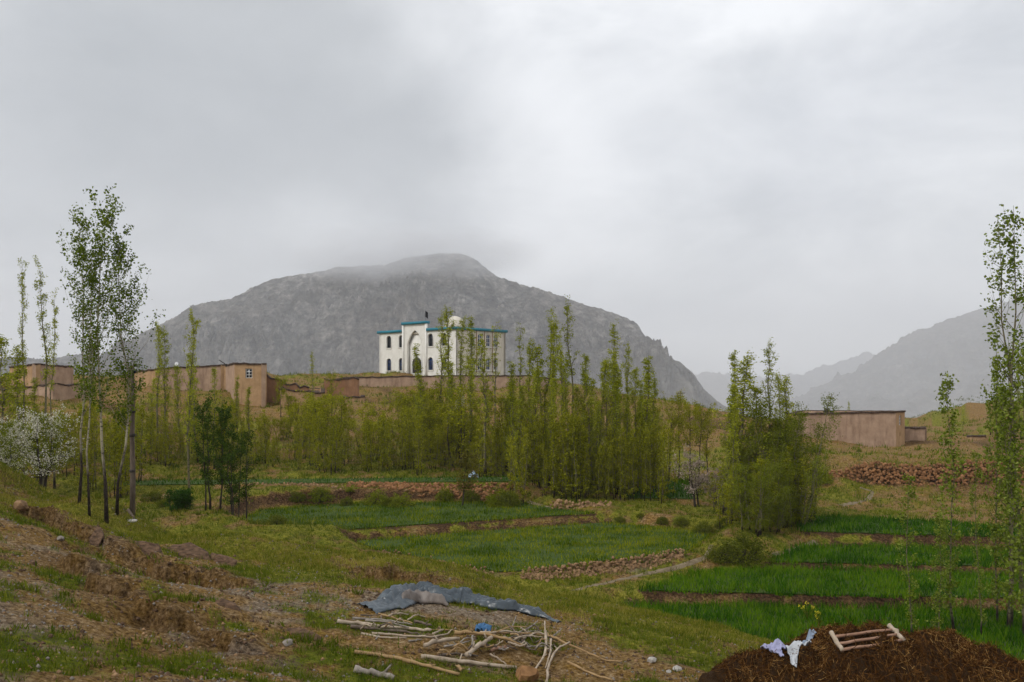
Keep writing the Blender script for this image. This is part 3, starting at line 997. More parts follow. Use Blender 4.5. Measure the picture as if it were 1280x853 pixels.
def build_mosque():
    zb = 1.30
    corner = np.array([-7.35, 112.0]); d1 = np.array([-11.65, 10.0]); d1 /= np.linalg.norm(d1)
    d2 = np.array([-d1[1] * -1, d1[0] * -1]); d2 = np.array([d1[1], -d1[0]])
    Wd, Ld, Ht = 15.3, 9.9, 6.15
    left = corner + d1 * Wd
    far = corner + d2 * Ld
    farl = left + d2 * Ld
    root = thing('mosque', 'white two storey mosque with turquoise roof band and pointed arch portal above the mud wall', 'mosque', (*corner, zb))
    z0 = Hs(*corner) - 1.2
    off = zb - z0
    Wf = Wall(left, corner); Ws = Wall(corner, far)

    def u_of(t): return t * Wd
    low, up = (off + 0.5, off + 2.25), (off + 3.7, off + 5.45)
    wins = [(u_of(t), v) for t in (0.136, 0.304, 0.688, 0.856) for v in (low, up)]
    pc, pw = u_of(0.484), u_of(0.30)
    wl = [arch(u, 0.95, *v) for u, v in wins]
    big = arch(pc, u_of(0.20), off - 0.05, off + 6.05, True, 12)
    top = [(0, zb + Ht), (pc - pw / 2, zb + Ht), (pc - pw / 2 + 0.001, zb + Ht + 1.0), (pc + pw / 2 - 0.001, zb + Ht + 1.0), (pc + pw / 2, zb + Ht), (Wd, zb + Ht)]
    wm = facade_mesh(left, corner, z0, top, wl + [big], 0.27)
    wo = obj('wall', wm, M['plaster']); reloc(wo, root)
    for i, ((u, v), lp) in enumerate(zip(wins, wl)):
        window(Wf, lp, z0, root, M['white_paint'] if False else M['glass_dark'], M['glass_blue'] if v is low else M['glass_dark'], True, 0.16, 0.07)
        loop_ring(Wf, arch(u, 1.16, v[0] - 0.1, v[1] + 0.1), z0, 0.11, 0.002, 0.05, 'window_surround', M['plaster'], root.location, root)
    # raised edges of the portal and corner pilasters
    mb = MB()
    for u in (pc - pw / 2, pc + pw / 2):
        Wf.box(mb, u - 0.16, u + 0.16, 0.003, 0.16, z0, zb + Ht + 0.99)
    mb.build('portal_pilasters', M['plaster'], root, root.location)
    # niche behind the big arch
    nb = MB()
    Wf.box(nb, pc - u_of(0.115), pc + u_of(0.115), -0.66, -0.46, z0, zb + 6.2)
    for sgn in (-1, 1):
        Wf.box(nb, pc + sgn * u_of(0.107) - 0.06, pc + sgn * u_of(0.107) + 0.06, -0.46, -0.26, z0, zb + 6.2)
    Wf.box(nb, pc - u_of(0.115), pc + u_of(0.115), -0.62, -0.26, zb + 6.15, zb + 6.3)
    nb.build('portal_niche', M['plaster'], root, root.location)
    dl = arch(pc, 1.85, off, off + 2.3, False, 10)
    door = loop_plate(Wf, dl, z0, -0.45, -0.40, 'door', M['door'], root.location, root)
    loop_ring(Wf, arch(pc, 2.1, off - 0.02, off + 2.42, False, 10), z0, 0.13, -0.455, -0.36, 'door_frame', M['white_paint'], root.location, door)
    hb = MB(); Wf.box(hb, pc + 0.06, pc + 0.12, -0.40, -0.35, zb + 0.9, zb + 1.15); Wf.box(hb, pc - 0.012, pc + 0.012, -0.40, -0.39, zb, zb + 2.2)
    hb.build('door_handle', M['metal'], door, root.location)
    # side wall
    sw = [(t * Ld, v) for t in (0.32, 0.47, 0.64, 0.79) for v in (low, up)]
    sl = [arch(u, 0.85, *v) for u, v in sw]
    wm = facade_mesh(corner + d2 * 0.002, far, z0, [(0, zb + Ht - 0.002), (Ld, zb + Ht - 0.002)], sl, 0.4)
    reloc(obj('wall', wm, M['cream']), root)
    for (u, v), lp in zip(sw, sl):
        window(Ws, lp, z0, root, M['white_paint'], M['glass_blue'], True, 0.12, 0.1)
        sb = MB(); Ws.box(sb, u - 0.55, u + 0.55, 0.0, 0.12, z0 + v[0] - 0.1, z0 + v[0] - 0.01); sb.build('window_sill', M['white_paint'], root, root.location)
    for t in (0.395, 0.555, 0.715):
        pb = MB(); pb.tube([Ws.pt(t * Ld, 0.06, zb + 0.2), Ws.pt(t * Ld, 0.06, zb + Ht)], 0.05, 6); pb.build('drain_pipe', M['mud_red'], root, root.location)
    # rear walls and roof
    reloc(obj('wall', facade_mesh(far, farl, z0, [(0, zb + Ht - 0.004), (Wd, zb + Ht - 0.004)], [], 0.4), M['cream']), root)
    reloc(obj('wall', facade_mesh(farl, left, z0, [(0, zb + Ht - 0.006), (Ld, zb + Ht - 0.006)], [], 0.4), M['plaster']), root)
    rb = MB()
    c = (corner + farl) / 2
    rb.box([*c, zb + Ht - 0.5], np.array([*d1, 0]) * (Wd / 2 - 0.3), np.array([*d2, 0]) * (Ld / 2 - 0.3), [0, 0, 0.12])
    rb.build('roof', M['cream'], root, root.location)
    # turquoise bands
    for a0, a1 in ((-0.25, pc - pw / 2 - 0.17), (pc + pw / 2 + 0.17, Wd + 0.22)):
        b = MB(); Wf.box(b, a0, a1, -0.2, 0.24, zb + Ht - 0.30, zb + Ht + 0.06); b.build('roof_band', M['turq'], root, root.location)
    b = MB(); Wf.box(b, pc - pw / 2 - 0.2, pc + pw / 2 + 0.2, -0.44, 0.26, zb + Ht + 0.72, zb + Ht + 1.06); b.build('roof_band', M['turq'], root, root.location)
    b = MB(); Ws.box(b, 0.21, Ld + 0.2, -0.2, 0.22, zb + Ht - 0.298, zb + Ht + 0.058); b.build('roof_band', M['turq'], root, root.location)
    # dome
    cd = corner + d1 * 5.0 + d2 * 4.9
    mb = MB()
    R = 1.42
    prof = [(R * 0.98, -0.6), (R * 0.98, 0.5)] + [(R * math.cos(a), 0.5 + R * 1.05 * math.sin(a)) for a in np.linspace(0.02, math.pi / 2 - 0.03, 10)]
    v, q = lathe(prof, [*cd, zb + Ht])
    mb.add(v, q)
    dome = mb.build('dome', M['cream'], root, root.location, True)
    fb = MB(); fb.tube([[*cd, zb + Ht + 2.25], [*cd, zb + Ht + 4.4]], [0.05, 0.02], 5)
    v, q = lathe([(0.01, 0), (0.12, 0.1), (0.12, 0.2), (0.01, 0.3)], [*cd, zb + Ht + 2.4], 10); fb.add(v, q)
    fb.build('finial', M['metal'], dome, root.location)
    # small dark flag over the portal
    f0 = Wf.pt(pc + pw / 2 - 0.35, -0.1, zb + Ht + 1.05)
    fl = thing('flag', 'small dark flag on a short pole above the mosque portal', 'flag', tuple(f0))
    fb = MB(); fb.tube([f0 - [0, 0, 0.1], f0 + np.array([0, 0, 1.5])], 0.03, 6); fb.build('flag_pole', M['metal'], fl, f0)
    gv = []
    for i in range(6):
        for j in range(4):
            gv.append(f0 + np.array([0.03 + 0.075 * i, 0.06 * math.sin(i * 1.2), 1.45 - 0.28 * j - 0.06 * i]))
    gi = np.arange(24).reshape(6, 4)
    fq = np.stack([gi[:-1, :-1], gi[1:, :-1], gi[1:, 1:], gi[:-1, 1:]], -1).reshape(-1, 4)
    fb = MB(); fb.add(gv, fq); fb.build('flag_cloth', M['blk'], fl, f0)


def rough_top(w, z, amp, seed, step=0.6, za=None, zbb=None):
    n = max(2, int(w / step))
    r = np.random.RandomState(seed)
    za = z if za is None else za; zbb = z if zbb is None else zbb
    return [(w * i / n, za + (zbb - za) * i / n + amp * (r.rand() - 0.5) * (0 < i < n)) for i in range(n + 1)]


def mud_house(name, label, pts, tops, depth_z, mt, side_mt=None, windows=(), rim=True, amp=0.06, thick=0.4, roof=True, seed=0):
    """pts: footprint corners going round so that the outside is on the right of travel; tops: z per corner"""
    c = np.mean(pts, 0)
    base = min(Hs(*p) for p in pts)
    root = thing(name, label, 'house', (c[0], c[1], base))
    n = len(pts)
    for i in range(n):
        p0, p1 = np.array(pts[i], float), np.array(pts[(i + 1) % n], float)
        W = Wall(p0, p1)
        zb = min(Hs(*p0), Hs(*p1)) - depth_z
        hs = [h for h in windows if h[0] == i]
        loops = [rect(u, w, z - zb, z + hh - zb) for _, u, w, z, hh, kind in hs]
        top = rough_top(W.w, 0, amp * 1.8, seed + i, 0.45, tops[i] - 0.004 * i, tops[(i + 1) % n] - 0.004 * i)
        mm = mt if side_mt is None or i % 2 == 0 else side_mt
        reloc(obj('wall', facade_mesh(p0, p1, zb, top, loops, thick), mm), root)
        for (_, u, w, z, hh, kind), lp in zip(hs, loops):
            if kind == 'hole':
                loop_plate(W, lp, zb, -thick + 0.02, -thick + 0.06, 'window', M['glass_dark'], root.location, root)
            else:
                window(W, lp, zb, root, M['white_paint'], M['glass_dark'], True, 0.1, 0.07)
        if rim:
            mb = MB()
            for (u0, za), (u1, zb_) in zip(top[:-1], top[1:]):
                a = [W.pt(u0, 0.09, za - 0.07), W.pt(u1, 0.09, zb_ - 0.07), W.pt(u1, -thick + 0.05, zb_ - 0.07), W.pt(u0, -thick + 0.05, za - 0.07)]
                b_ = [p + np.array([0, 0, 0.15]) for p in a]
                mb.add(a + b_, [(3, 2, 1, 0), (4, 5, 6, 7), (0, 1, 5, 4), (1, 2, 6, 5), (2, 3, 7, 6), (3, 0, 4, 7)])
            mb.build('roof_edge', M['mud_dark'], root, root.location)
    if roof:
        bm = bmesh.new()
        vs = [bm.verts.new((c[0] + (p[0] - c[0]) * 0.97, c[1] + (p[1] - c[1]) * 0.97, t - 0.35)) for p, t in zip(pts, tops)]
        f = bm.faces.new(vs)
        r = bmesh.ops.extrude_face_region(bm, geom=[f])
        bmesh.ops.translate(bm, verts=[g for g in r['geom'] if isinstance(g, bmesh.types.BMVert)], vec=(0, 0, 0.15))
        bmesh.ops.recalc_face_normals(bm, faces=bm.faces)
        me = bpy.data.meshes.new('roof'); bm.to_mesh(me); bm.free()
        reloc(obj('roof', me, M['mud_dark']), root)
    return root


def mud_wall(name, label, pts, tops, depth_z, mt, amp, thick=0.45, rim=True, seed=0, step=0.6):
    c = np.mean(pts, 0)
    root = thing(name, label, 'wall', (c[0], c[1], min(Hs(*p) for p in pts)))
    for i in range(len(pts) - 1):
        p0, p1 = np.array(pts[i], float), np.array(pts[i + 1], float)
        W = Wall(p0, p1)
        zb = min(Hs(*p0), Hs(*p1)) - depth_z
        top = rough_top(W.w, 0, amp, seed + i, step, tops[i], tops[i + 1])
        reloc(obj('wall_section', facade_mesh(p0 + W.e * 0.002 * i, p1, zb, top, [], thick), mt), root)
        if rim:
            mb = MB()
            for (u0, za), (u1, z_) in zip(top[:-1], top[1:]):
                a = [W.pt(u0, 0.07, za - 0.06), W.pt(u1, 0.07, z_ - 0.06), W.pt(u1, -thick - 0.05, z_ - 0.06), W.pt(u0, -thick - 0.05, za - 0.06)]
                b_ = [p + np.array([0, 0, 0.14]) for p in a]
                mb.add(a + b_, [(3, 2, 1, 0), (4, 5, 6, 7), (0, 1, 5, 4), (1, 2, 6, 5), (2, 3, 7, 6), (3, 0, 4, 7)])
            mb.build('coping', M['mud_dark'], root, root.location)
    return root


def xy(px, Y): return ((px - 640) / F * Y, Y)
def zz(py, Y): return (HZ - py) / F * Y


build_mosque()
# long retaining wall of the mosque court
mud_wall('court_wall', 'long pinkish mud retaining wall with dark rain streaks below the white mosque', [xy(404, 108), xy(428, 105), xy(545, 105), xy(662, 107), xy(705, 112)],
         [zz(479, 108), zz(472.5, 105), zz(470, 105), zz(470, 107), zz(476, 112)], 0.8, M['mud_pink'], 0.10, 0.6, seed=3)
# house with the square window, left of the mosque
A_, B_, C_, D_ = xy(293, 84), xy(332, 84), xy(331, 93), xy(281.5, 93)
h1 = mud_house('mud_house', 'tan flat roofed mud house with one square white framed window on the slope', [A_, B_, C_, D_],
               [zz(454.5, 84), zz(455, 84), zz(455, 84) + .0, zz(455, 84)], 1.0, M['mud'], M['mud_pink'],
               [(0, 1.42, 0.68, zz(473, 84), 0.95, 'win'), (0, 1.45, 0.24, zz(493, 84), 0.4, 'hole')], seed=21)
# long low house behind it towards the bare poles
mud_house('mud_house', 'long low pink and tan mud house with dark roof edge behind slim poplars', [xy(167, 96), xy(199, 93.5), xy(281, 93.6), xy(281, 100), xy(167, 102)],
          [zz(465.5, 96), zz(461, 93.5), zz(456.5, 93.6), zz(457, 100), zz(465, 102)], 1.0, M['mud'], M['mud_pink'], [], seed=31)
# house at the far left
mud_house('mud_house', 'tan mud house block with a sharp corner above the white blossom tree', [xy(12, 93), xy(45, 86), xy(92, 92), xy(70, 102)],
          [zz(459, 93), zz(455.5, 86), zz(459, 92), zz(459.5, 102)], 1.0, M['mud'], M['mud_pink'], [], seed=41)
mud_wall('garden_wall', 'low broken pale mud wall below the corner of the tan house', [xy(-8, 84), xy(40, 82), xy(66, 80), xy(110, 84)], [zz(487, 84), zz(484, 82), zz(480, 80), zz(481, 84)], 0.8, M['mud_pink'], 0.35, seed=43)
# ruined walls between the house and the court wall
mud_wall('ruined_wall', 'broken mud wall with a ragged top beside the house with one window', [xy(331, 86), xy(352, 86), xy(386, 86)], [zz(467, 86), zz(476, 86), zz(485, 86)], 0.8, M['mud_red'], 0.6, seed=51, step=0.45)
mud_house('mud_shed', 'low tan mud shed with a small dark doorway between ruined walls', [xy(350, 83), xy(405, 84), xy(405, 90), xy(352, 90)],
          [zz(487, 83), zz(491, 84), zz(486, 90), zz(484, 90)], 0.8, M['mud'], M['mud'], [(0, 0.95, 0.25, zz(499, 83), 0.3, 'hole')], seed=55, amp=0.12)
mud_wall('ruined_wall', 'low reddish mud rubble wall against the foot of the pink court wall', [xy(405, 92), xy(448, 92)], [zz(470, 92) - .3, zz(472, 92) - .2], 0.8, M['mud_red'], 0.7, seed=57, step=0.5)
mud_house('mud_shed', 'tan mud shed half hidden behind bushes under the pink court wall', [xy(430, 88), xy(455, 88), xy(455, 95), xy(430, 95)],
          [zz(497, 88), zz(496, 88), zz(495, 95), zz(495, 95)], 1.0, M['mud'], M['mud'], [(0, 0.3, 0.4, zz(509, 88), 0.7, 'hole')], seed=59)
# right house with annex
mud_house('mud_house', 'long tan mud house with one white end window on the bare right hillside', [xy(985, 80), xy(1120, 80), xy(1131, 83.5), xy(1000, 90)],
          [zz(518, 80), zz(515, 80), zz(514.2, 83.5), zz(514, 90)], 1.0, M['mud_pink'], M['mud'], [(1, 2.0, 1.1, zz(531.5, 82), 0.95, 'win'), (1, 1.9, 0.35, zz(545, 82), 0.35, 'hole')], seed=61, amp=0.03)
mud_house('mud_annex', 'low pinkish mud annex against the end of the long hillside house', [xy(1131.5, 84), xy(1156, 84), xy(1156, 90), xy(1131.5, 90)],
          [zz(535, 84), zz(535.5, 84), zz(534, 90), zz(534, 90)], 1.0, M['mud_pink'], M['mud_pink'], [], seed=63, amp=0.05)
mud_house('mud_hut', 'tiny square tan mud hut among poplars beyond the red stone wall', [xy(1210, 92), xy(1231, 92), xy(1231, 96), xy(1210, 96)],
          [zz(546, 92), zz(545, 92), zz(545, 96), zz(545, 96)], 1.2, M['mud'], M['mud'], [], seed=67)

# ------------------------------------------------------------------ trees
def leaf_mesh(cent, size, rng, up=0.3, narrow=0.72):
    n = len(cent)
    a = rng.normal(size=(n, 3)); a /= np.linalg.norm(a, axis=1)[:, None]
    b = rng.normal(size=(n, 3)); b[:, 2] += up
    b -= a * (a * b).sum(1)[:, None]; b /= np.linalg.norm(b, axis=1)[:, None] + 1e-9
    s = size * (0.6 + 0.8 * rng.rand(n))[:, None]
    v = np.empty((n * 4, 3))
    v[0::4] = cent - a * s * 0.5
    v[1::4] = cent + b * s * 0.5 * narrow
    v[2::4] = cent + a * s * 0.5
    v[3::4] = cent - b * s * 0.5 * narrow
    return v, np.arange(n * 4).reshape(-1, 4)


def gen_tree(seed, h, r0, stems=1, base_spread=0.0, lean=0.0, clear=0.15, nbr=40, blen=lambda t: 0.1, bang=(15, 30), curve=0.5,
             ntw=3, twl=0.35, lpt=10, lsig=0.06, lsize=0.1, wob=0.02, top=0.97, narrow=0.72, droop=0.0, sides=6, stem_h=(0.8, 1.0)):
    """returns (wood mesh, leaf mesh); local z up, foot at the origin"""
    rng = np.random.RandomState(seed)
    mb = MB(); cents = []
    for s_ in range(stems):
        az = rng.rand() * 2 * np.pi
        bs = base_spread * math.sqrt(rng.rand()) if stems > 1 else 0
        p0 = np.array([math.cos(az) * bs, math.sin(az) * bs, -0.15])
        hh = h * (1 if s_ == 0 else rng.uniform(*stem_h))
        la = lean * (bs / max(base_spread, 1e-6) if base_spread else 1) * rng.uniform(0.6, 1.2)
        n = 9
        t = np.linspace(0, 1, n)
        w = np.cumsum(rng.normal(0, wob, (n, 2)), axis=0) * h * 0.5; w[0] = 0
        tr = p0 + np.stack([math.cos(az) * la * hh * t + w[:, 0], math.sin(az) * la * hh * t + w[:, 1], t * (hh + 0.15)], 1)
        rr = r0 * (1 - 0.93 * t ** 0.9) * (1 if s_ == 0 else 0.8)
        rr[0] *= 1.3
        mb.tube(tr, rr, sides)
        nb = max(4, int(nbr * (1 if stems == 1 else 1.0)))
        for k in range(nb):
            tb = clear + (top - clear) * (k + rng.rand()) / nb
            p = np.array([np.interp(tb, t, tr[:, i]) for i in range(3)])
            ph = rng.rand() * 2 * np.pi
            ang = math.radians(rng.uniform(*bang))
            ln = blen(tb) * hh * rng.uniform(0.35, 1.5)
            o = np.array([math.cos(ph), math.sin(ph), 0])
            d0 = o * math.sin(ang * (1 + curve)) + np.array([0, 0, math.cos(ang * (1 + curve))])
            d1 = o * math.sin(ang * (1 - curve)) + np.array([0, 0, math.cos(ang * (1 - curve))])
            mid = p + d0 * ln * 0.5
            end = mid + d1 * ln * 0.5 - np.array([0, 0, droop * ln])
            br = max(np.interp(tb, t, rr) * 0.42, 0.006)
            mb.tube([p, mid, end], [br, br * 0.6, br * 0.25], 4)
            bare = rng.rand() < 0.12
            for q in range(0 if bare else ntw):
                f = rng.uniform(0.2, 1.0)
                b0 = p + (mid - p) * f * 2 if f < 0.5 else mid + (end - mid) * (f - 0.5) * 2
                pt = rng.rand() * 2 * np.pi
                td = np.array([math.cos(pt), math.sin(pt), rng.uniform(-0.2, 1.2)]); td /= np.linalg.norm(td)
                tl = twl * rng.uniform(0.4, 1.2) * (0.6 + 0.4 * (1 - tb))
                b1 = b0 + td * tl
                u = rng.rand(lpt, 1) ** 0.8
                cents.append(b0 + (b1 - b0) * u + rng.normal(0, lsig, (lpt, 3)))
            u = rng.rand(max(2, lpt), 1)
            cents.append(mid + (end - mid) * u * 1.04 + rng.normal(0, lsig, (max(2, lpt), 3)))
        u = rng.rand(lpt * 2, 1)
        pt_ = tr[-3] + (tr[-1] - tr[-3]) * (0.35 + 0.65 * u)
        cents.append(pt_ + rng.normal(0, lsig * 0.8, (lpt * 2, 3)))
    c = np.concatenate(cents)
    c = c[c[:, 2] > 0.04]
    v, q = leaf_mesh(c, lsize, rng, narrow=narrow)
    return smooth(mb.mesh('trunk')), mesh_np('crown', v, [q])


TREES = {}


def kind(name, wood, leaf, **kw):
    """register three meshes of a kind of tree: (height, wood mesh, leaf mesh)"""
    n = kw.pop('n', 3); seed = kw.pop('seed', 1)
    lst = []
    kr = random.Random(seed)
    for i in range(n):
        k2 = dict(kw)
        if n > 2:
            f = kr.uniform(0.8, 1.3); bl = kw['blen']
            k2['nbr'] = int(kw['nbr'] * kr.uniform(0.62, 1.12)); k2['bang'] = tuple(a * f for a in kw['bang'])
            k2['clear'] = kw['clear'] * kr.uniform(0.7, 1.35); k2['wob'] = kw['wob'] * kr.uniform(0.8, 2.2)
            k2['blen'] = lambda t, bl=bl, g=kr.uniform(0.8, 1.25), sh=kr.uniform(-0.08, 0.08): g * bl(t + sh)
        w, l = gen_tree(seed + 97 * i, **k2)
        w.materials.append(M[wood]); l.materials.append(M[leaf])
        lst.append((kw['h'], w, l))
    TREES[name] = lst


def colp(a, b, lo=0.25):
    """columnar crown profile: widest at `b` of the height"""
    return lambda t: a * (lo + (1 - lo) * math.exp(-((t - b) / 0.33) ** 2))


kind('tall', 'trunk_mid', 'leaf_mid', h=12, r0=0.09, clear=0.30, nbr=72, blen=colp(0.10, 0.62, 0.3), bang=(9, 22), ntw=3, twl=0.28, lpt=15, lsig=0.055, lsize=0.072, wob=0.006, n=7, seed=11)
kind('tuft', 'trunk_mid', 'leaf_mid', h=12, r0=0.075, clear=0.52, nbr=38, blen=colp(0.075, 0.76, 0.35), bang=(9, 20), ntw=3, twl=0.26, lpt=12, lsig=0.055, lsize=0.072, wob=0.006, n=5, seed=31)
kind('full', 'trunk_mid', 'leaf_mid', h=9, r0=0.07, clear=0.06, nbr=80, blen=colp(0.13, 0.42, 0.3), bang=(9, 22), ntw=3, twl=0.32, lpt=15, lsig=0.065, lsize=0.072, wob=0.006, n=7, seed=51)
kind('sapling', 'trunk_mid', 'leaf_yel', h=4.2, r0=0.028, stems=5, base_spread=0.55, lean=0.03, clear=0.06, nbr=14, blen=colp(0.15, 0.5, 0.4), bang=(8, 24), ntw=2, twl=0.24, lpt=17, lsig=0.055, lsize=0.07, wob=0.01, n=4, seed=71, sides=4)
kind('bush', 'trunk_dark', 'leaf_yel', h=4.2, r0=0.05, stems=5, base_spread=0.5, lean=0.22, clear=0.16, nbr=15, blen=colp(0.28, 0.6, 0.4), bang=(25, 60), ntw=4, twl=0.45, lpt=22, lsig=0.09, lsize=0.078, wob=0.02, n=4, seed=91, sides=5)
kind('round', 'trunk_dark', 'leaf_yel', h=5.5, r0=0.08, clear=0.38, nbr=40, blen=colp(0.27, 0.62, 0.4), bang=(25, 62), ntw=5, twl=0.55, lpt=20, lsig=0.09, lsize=0.08, wob=0.015, n=4, seed=111)
kind('willow', 'trunk_mid', 'leaf_willow', h=7, r0=0.06, stems=7, base_spread=0.7, lean=0.13, clear=0.06, nbr=30, blen=colp(0.24, 0.45, 0.35), bang=(12, 38), ntw=5, twl=0.5, lpt=16, lsig=0.09, lsize=0.085, wob=0.012, n=3, seed=131, narrow=0.4)
kind('dark', 'trunk_dark', 'leaf_dark', h=6.5, r0=0.07, stems=4, base_spread=0.6, lean=0.07, clear=0.22, nbr=20, blen=colp(0.19, 0.62, 0.3), bang=(18, 50), ntw=5, twl=0.5, lpt=14, lsig=0.08, lsize=0.10, wob=0.014, n=2, seed=151)
kind('orange', 'trunk_dark', 'leaf_orange', h=2.6, r0=0.05, clear=0.35, nbr=26, blen=colp(0.33, 0.62, 0.5), bang=(30, 75), ntw=5, twl=0.32, lpt=12, lsig=0.07, lsize=0.085, wob=0.03, n=1, seed=171)
kind('shrub', 'trunk_dark', 'leaf_shrub', h=1.8, r0=0.03, stems=9, base_spread=0.9, lean=0.45, clear=0.05, nbr=13, blen=colp(0.36, 0.55, 0.5), bang=(20, 65), ntw=5, twl=0.34, lpt=14, lsig=0.07, lsize=0.085, wob=0.03, n=3, seed=191, sides=4)
kind('bright', 'trunk_dark', 'leaf_bright', h=1.6, r0=0.03, stems=7, base_spread=0.6, lean=0.35, clear=0.05, nbr=12, blen=colp(0.36, 0.55, 0.5), bang=(20, 60), ntw=4, twl=0.34, lpt=14, lsig=0.07, lsize=0.10, wob=0.03, n=1, seed=201, sides=4)
kind('near', 'trunk', 'leaf_near', h=12.5, r0=0.064, clear=0.33, nbr=66, blen=colp(0.15, 0.60, 0.30), bang=(12, 34), curve=0.35, ntw=6, twl=0.5, lpt=9, lsig=0.085, lsize=0.095, wob=0.012, n=4, seed=221, sides=10, narrow=0.85)
kind('right', 'trunk_mid', 'leaf_right', h=14, r0=0.075, clear=0.16, nbr=54, blen=colp(0.095, 0.62, 0.25), bang=(12, 32), ntw=4, twl=0.42, lpt=7, lsig=0.085, lsize=0.10, wob=0.01, n=2, seed=241, sides=7, narrow=0.8)
kind('slim', 'trunk_mid', 'leaf_right', h=8, r0=0.04, clear=0.10, nbr=46, blen=colp(0.10, 0.5, 0.3), bang=(12, 34), ntw=4, twl=0.36, lpt=9, lsig=0.07, lsize=0.09, wob=0.01, n=3, seed=261, narrow=0.8)
kind('fruit', 'trunk_dark', 'blossom', h=4.4, r0=0.13, stems=2, base_spread=0.12, lean=0.12, clear=0.26, nbr=26, blen=colp(0.40, 0.55, 0.55), bang=(35, 75), curve=0.4, ntw=6, twl=0.6, lpt=9, lsig=0.08, lsize=0.07, wob=0.03, n=2, seed=281, narrow=0.95)
kind('fruit_leaf', 'trunk_dark', 'leaf_willow', h=4.4, r0=0.01, stems=2, base_spread=0.12, lean=0.12, clear=0.26, nbr=20, blen=colp(0.36, 0.5, 0.55), bang=(35, 75), curve=0.4, ntw=7, twl=0.6, lpt=12, lsig=0.1, lsize=0.08, wob=0.03, n=1, seed=281)
kind('plum', 'trunk_dark', 'blossom_pink', h=3.2, r0=0.08, stems=2, base_spread=0.2, lean=0.15, clear=0.28, nbr=24, blen=colp(0.42, 0.6, 0.5), bang=(35, 75), curve=0.4, ntw=5, twl=0.5, lpt=8, lsig=0.08, lsize=0.08, wob=0.03, n=1, seed=301, narrow=0.95)



def dome(name, leaf, h, rx, ncl, seed, lsize):
    lst = []
    for i in range(2):
        r = np.random.RandomState(seed + i)
        cl = r.normal(size=(ncl, 3)); cl /= np.linalg.norm(cl, axis=1)[:, None]; cl[:, 2] = np.abs(cl[:, 2])
        cl *= (0.55 + 0.42 * r.rand(ncl, 1)) * (1 + 0.12 * np.sin(cl[:, :1] * 5 + seed))
        cl = cl * [rx, rx, h * 0.92]
        c = np.repeat(cl, 26, axis=0) + r.normal(0, 0.10, (ncl * 26, 3))
        c = c[c[:, 2] > 0.03]
        v, q = leaf_mesh(c, lsize, r)
        mb = MB()
        for p in cl[::4]:
            mb.tube([p * [0.12, 0.12, 0] - [0, 0, 0.1], p * [0.45, 0.45, 0.5], p], [0.035, 0.02, 0.008], 4)
        w = mb.mesh('stems'); l = mesh_np('foliage', v, [q])
        w.materials.append(M['trunk_dark']); l.materials.append(M[leaf])
        lst.append((h, w, l))
    TREES[name] = lst


dome('dome', 'leaf_shrub', 1.7, 1.45, 190, 5, 0.085)
dome('greendome', 'leaf_willow', 1.5, 1.2, 130, 9, 0.09)
trng = random.Random(4)
FAT = {'tall': 1.45, 'tuft': 1.4, 'full': 1.45, 'sapling': 1.25, 'near': 1.1, 'right': 1.1, 'bush': 1.15, 'willow': 1.2}


def plant(kd, px, top, Y, name, label, cat='tree', group=None, variant=None, fat=1.0, rot=None):
    """a tree whose foot stands on the ground at column px and distance Y and whose tip reaches row `top`"""
    x = (px - 640) / F * Y
    z = Hs(x, Y)
    h = (HZ - top) / F * Y - z
    lst = TREES[kd]
    h0, w, l = lst[(variant if variant is not None else trng.randrange(len(lst))) % len(lst)]
    s = h / (h0 * 1.02)
    fat = fat * FAT.get(kd, 1.0)
    root = thing(name, label, cat, (x, Y, z), trng.uniform(0, 6.28) if rot is None else rot, (s * fat, s * fat, s), group)
    root.rotation_euler[0] = trng.gauss(0, 0.026); root.rotation_euler[1] = trng.gauss(0, 0.026)
    if kd in ('tall', 'tuft', 'full'):
        w_f = trng.uniform(0.72, 1.25); root.scale[0] *= w_f; root.scale[1] *= w_f
    obj('trunk' if cat == 'tree' else 'stems', w, None, root)
    obj('crown' if cat == 'tree' else 'foliage', l, None, root)
    return root


# foreground poplars with pale bark
for px, top, Y, var, fat, lab in [(99, 262, 31.8, 0, 0.85, 'leafy poplar with pale bark, black at the foot, next to the open grass edge'),
                                  (112, 306, 31.0, 1, 0.8, 'slender pale barked poplar with a broken dark foot between two stouter poplars'),
                                  (133, 254, 31.2, 2, 1.0, 'stout white barked poplar with black knots nearest the wooden utility pole'),
                                  (146, 282, 32.2, 3, 0.9, 'poplar with dark lower trunk rising close behind the stout white barked one')]:
    plant('near', px, top, Y, 'poplar_tree', lab, variant=var, fat=fat)

# bare slim poplars at the far left
for px, top, Y, kd, fat in [(30, 322, 48, 'tuft', 0.75), (57, 330, 50, 'tuft', 0.75), (68, 366, 52, 'tuft', 0.7)]:
    plant(kd, px, top, Y, 'poplar_tree', 'tall thin bare stemmed poplar with a small tuft crown behind the white blossom tree', group='thin poplars behind the blossom tree', fat=fat)
for px, top, Y in [(4, 412, 46), (22, 430, 50), (-14, 420, 48), (40, 470, 55)]:
    plant('full', px, top, Y, 'poplar_tree', 'leafy spring poplar below the tan corner house', group='leafy poplars below the corner house', fat=1.1)
fr = plant('fruit', 52, 516, 38, 'blossom_tree', 'spreading fruit tree covered in white blossom on a dark trunk', variant=0)
h0, w, l = TREES['fruit_leaf'][0]
obj('young_leaves', l, None, fr)
b2 = plant('fruit', 8, 526, 40, 'blossom_tree', 'smaller white blossom tree with green leaves beside the larger blossom tree', variant=1, fat=0.9)
obj('young_leaves', l, None, b2)

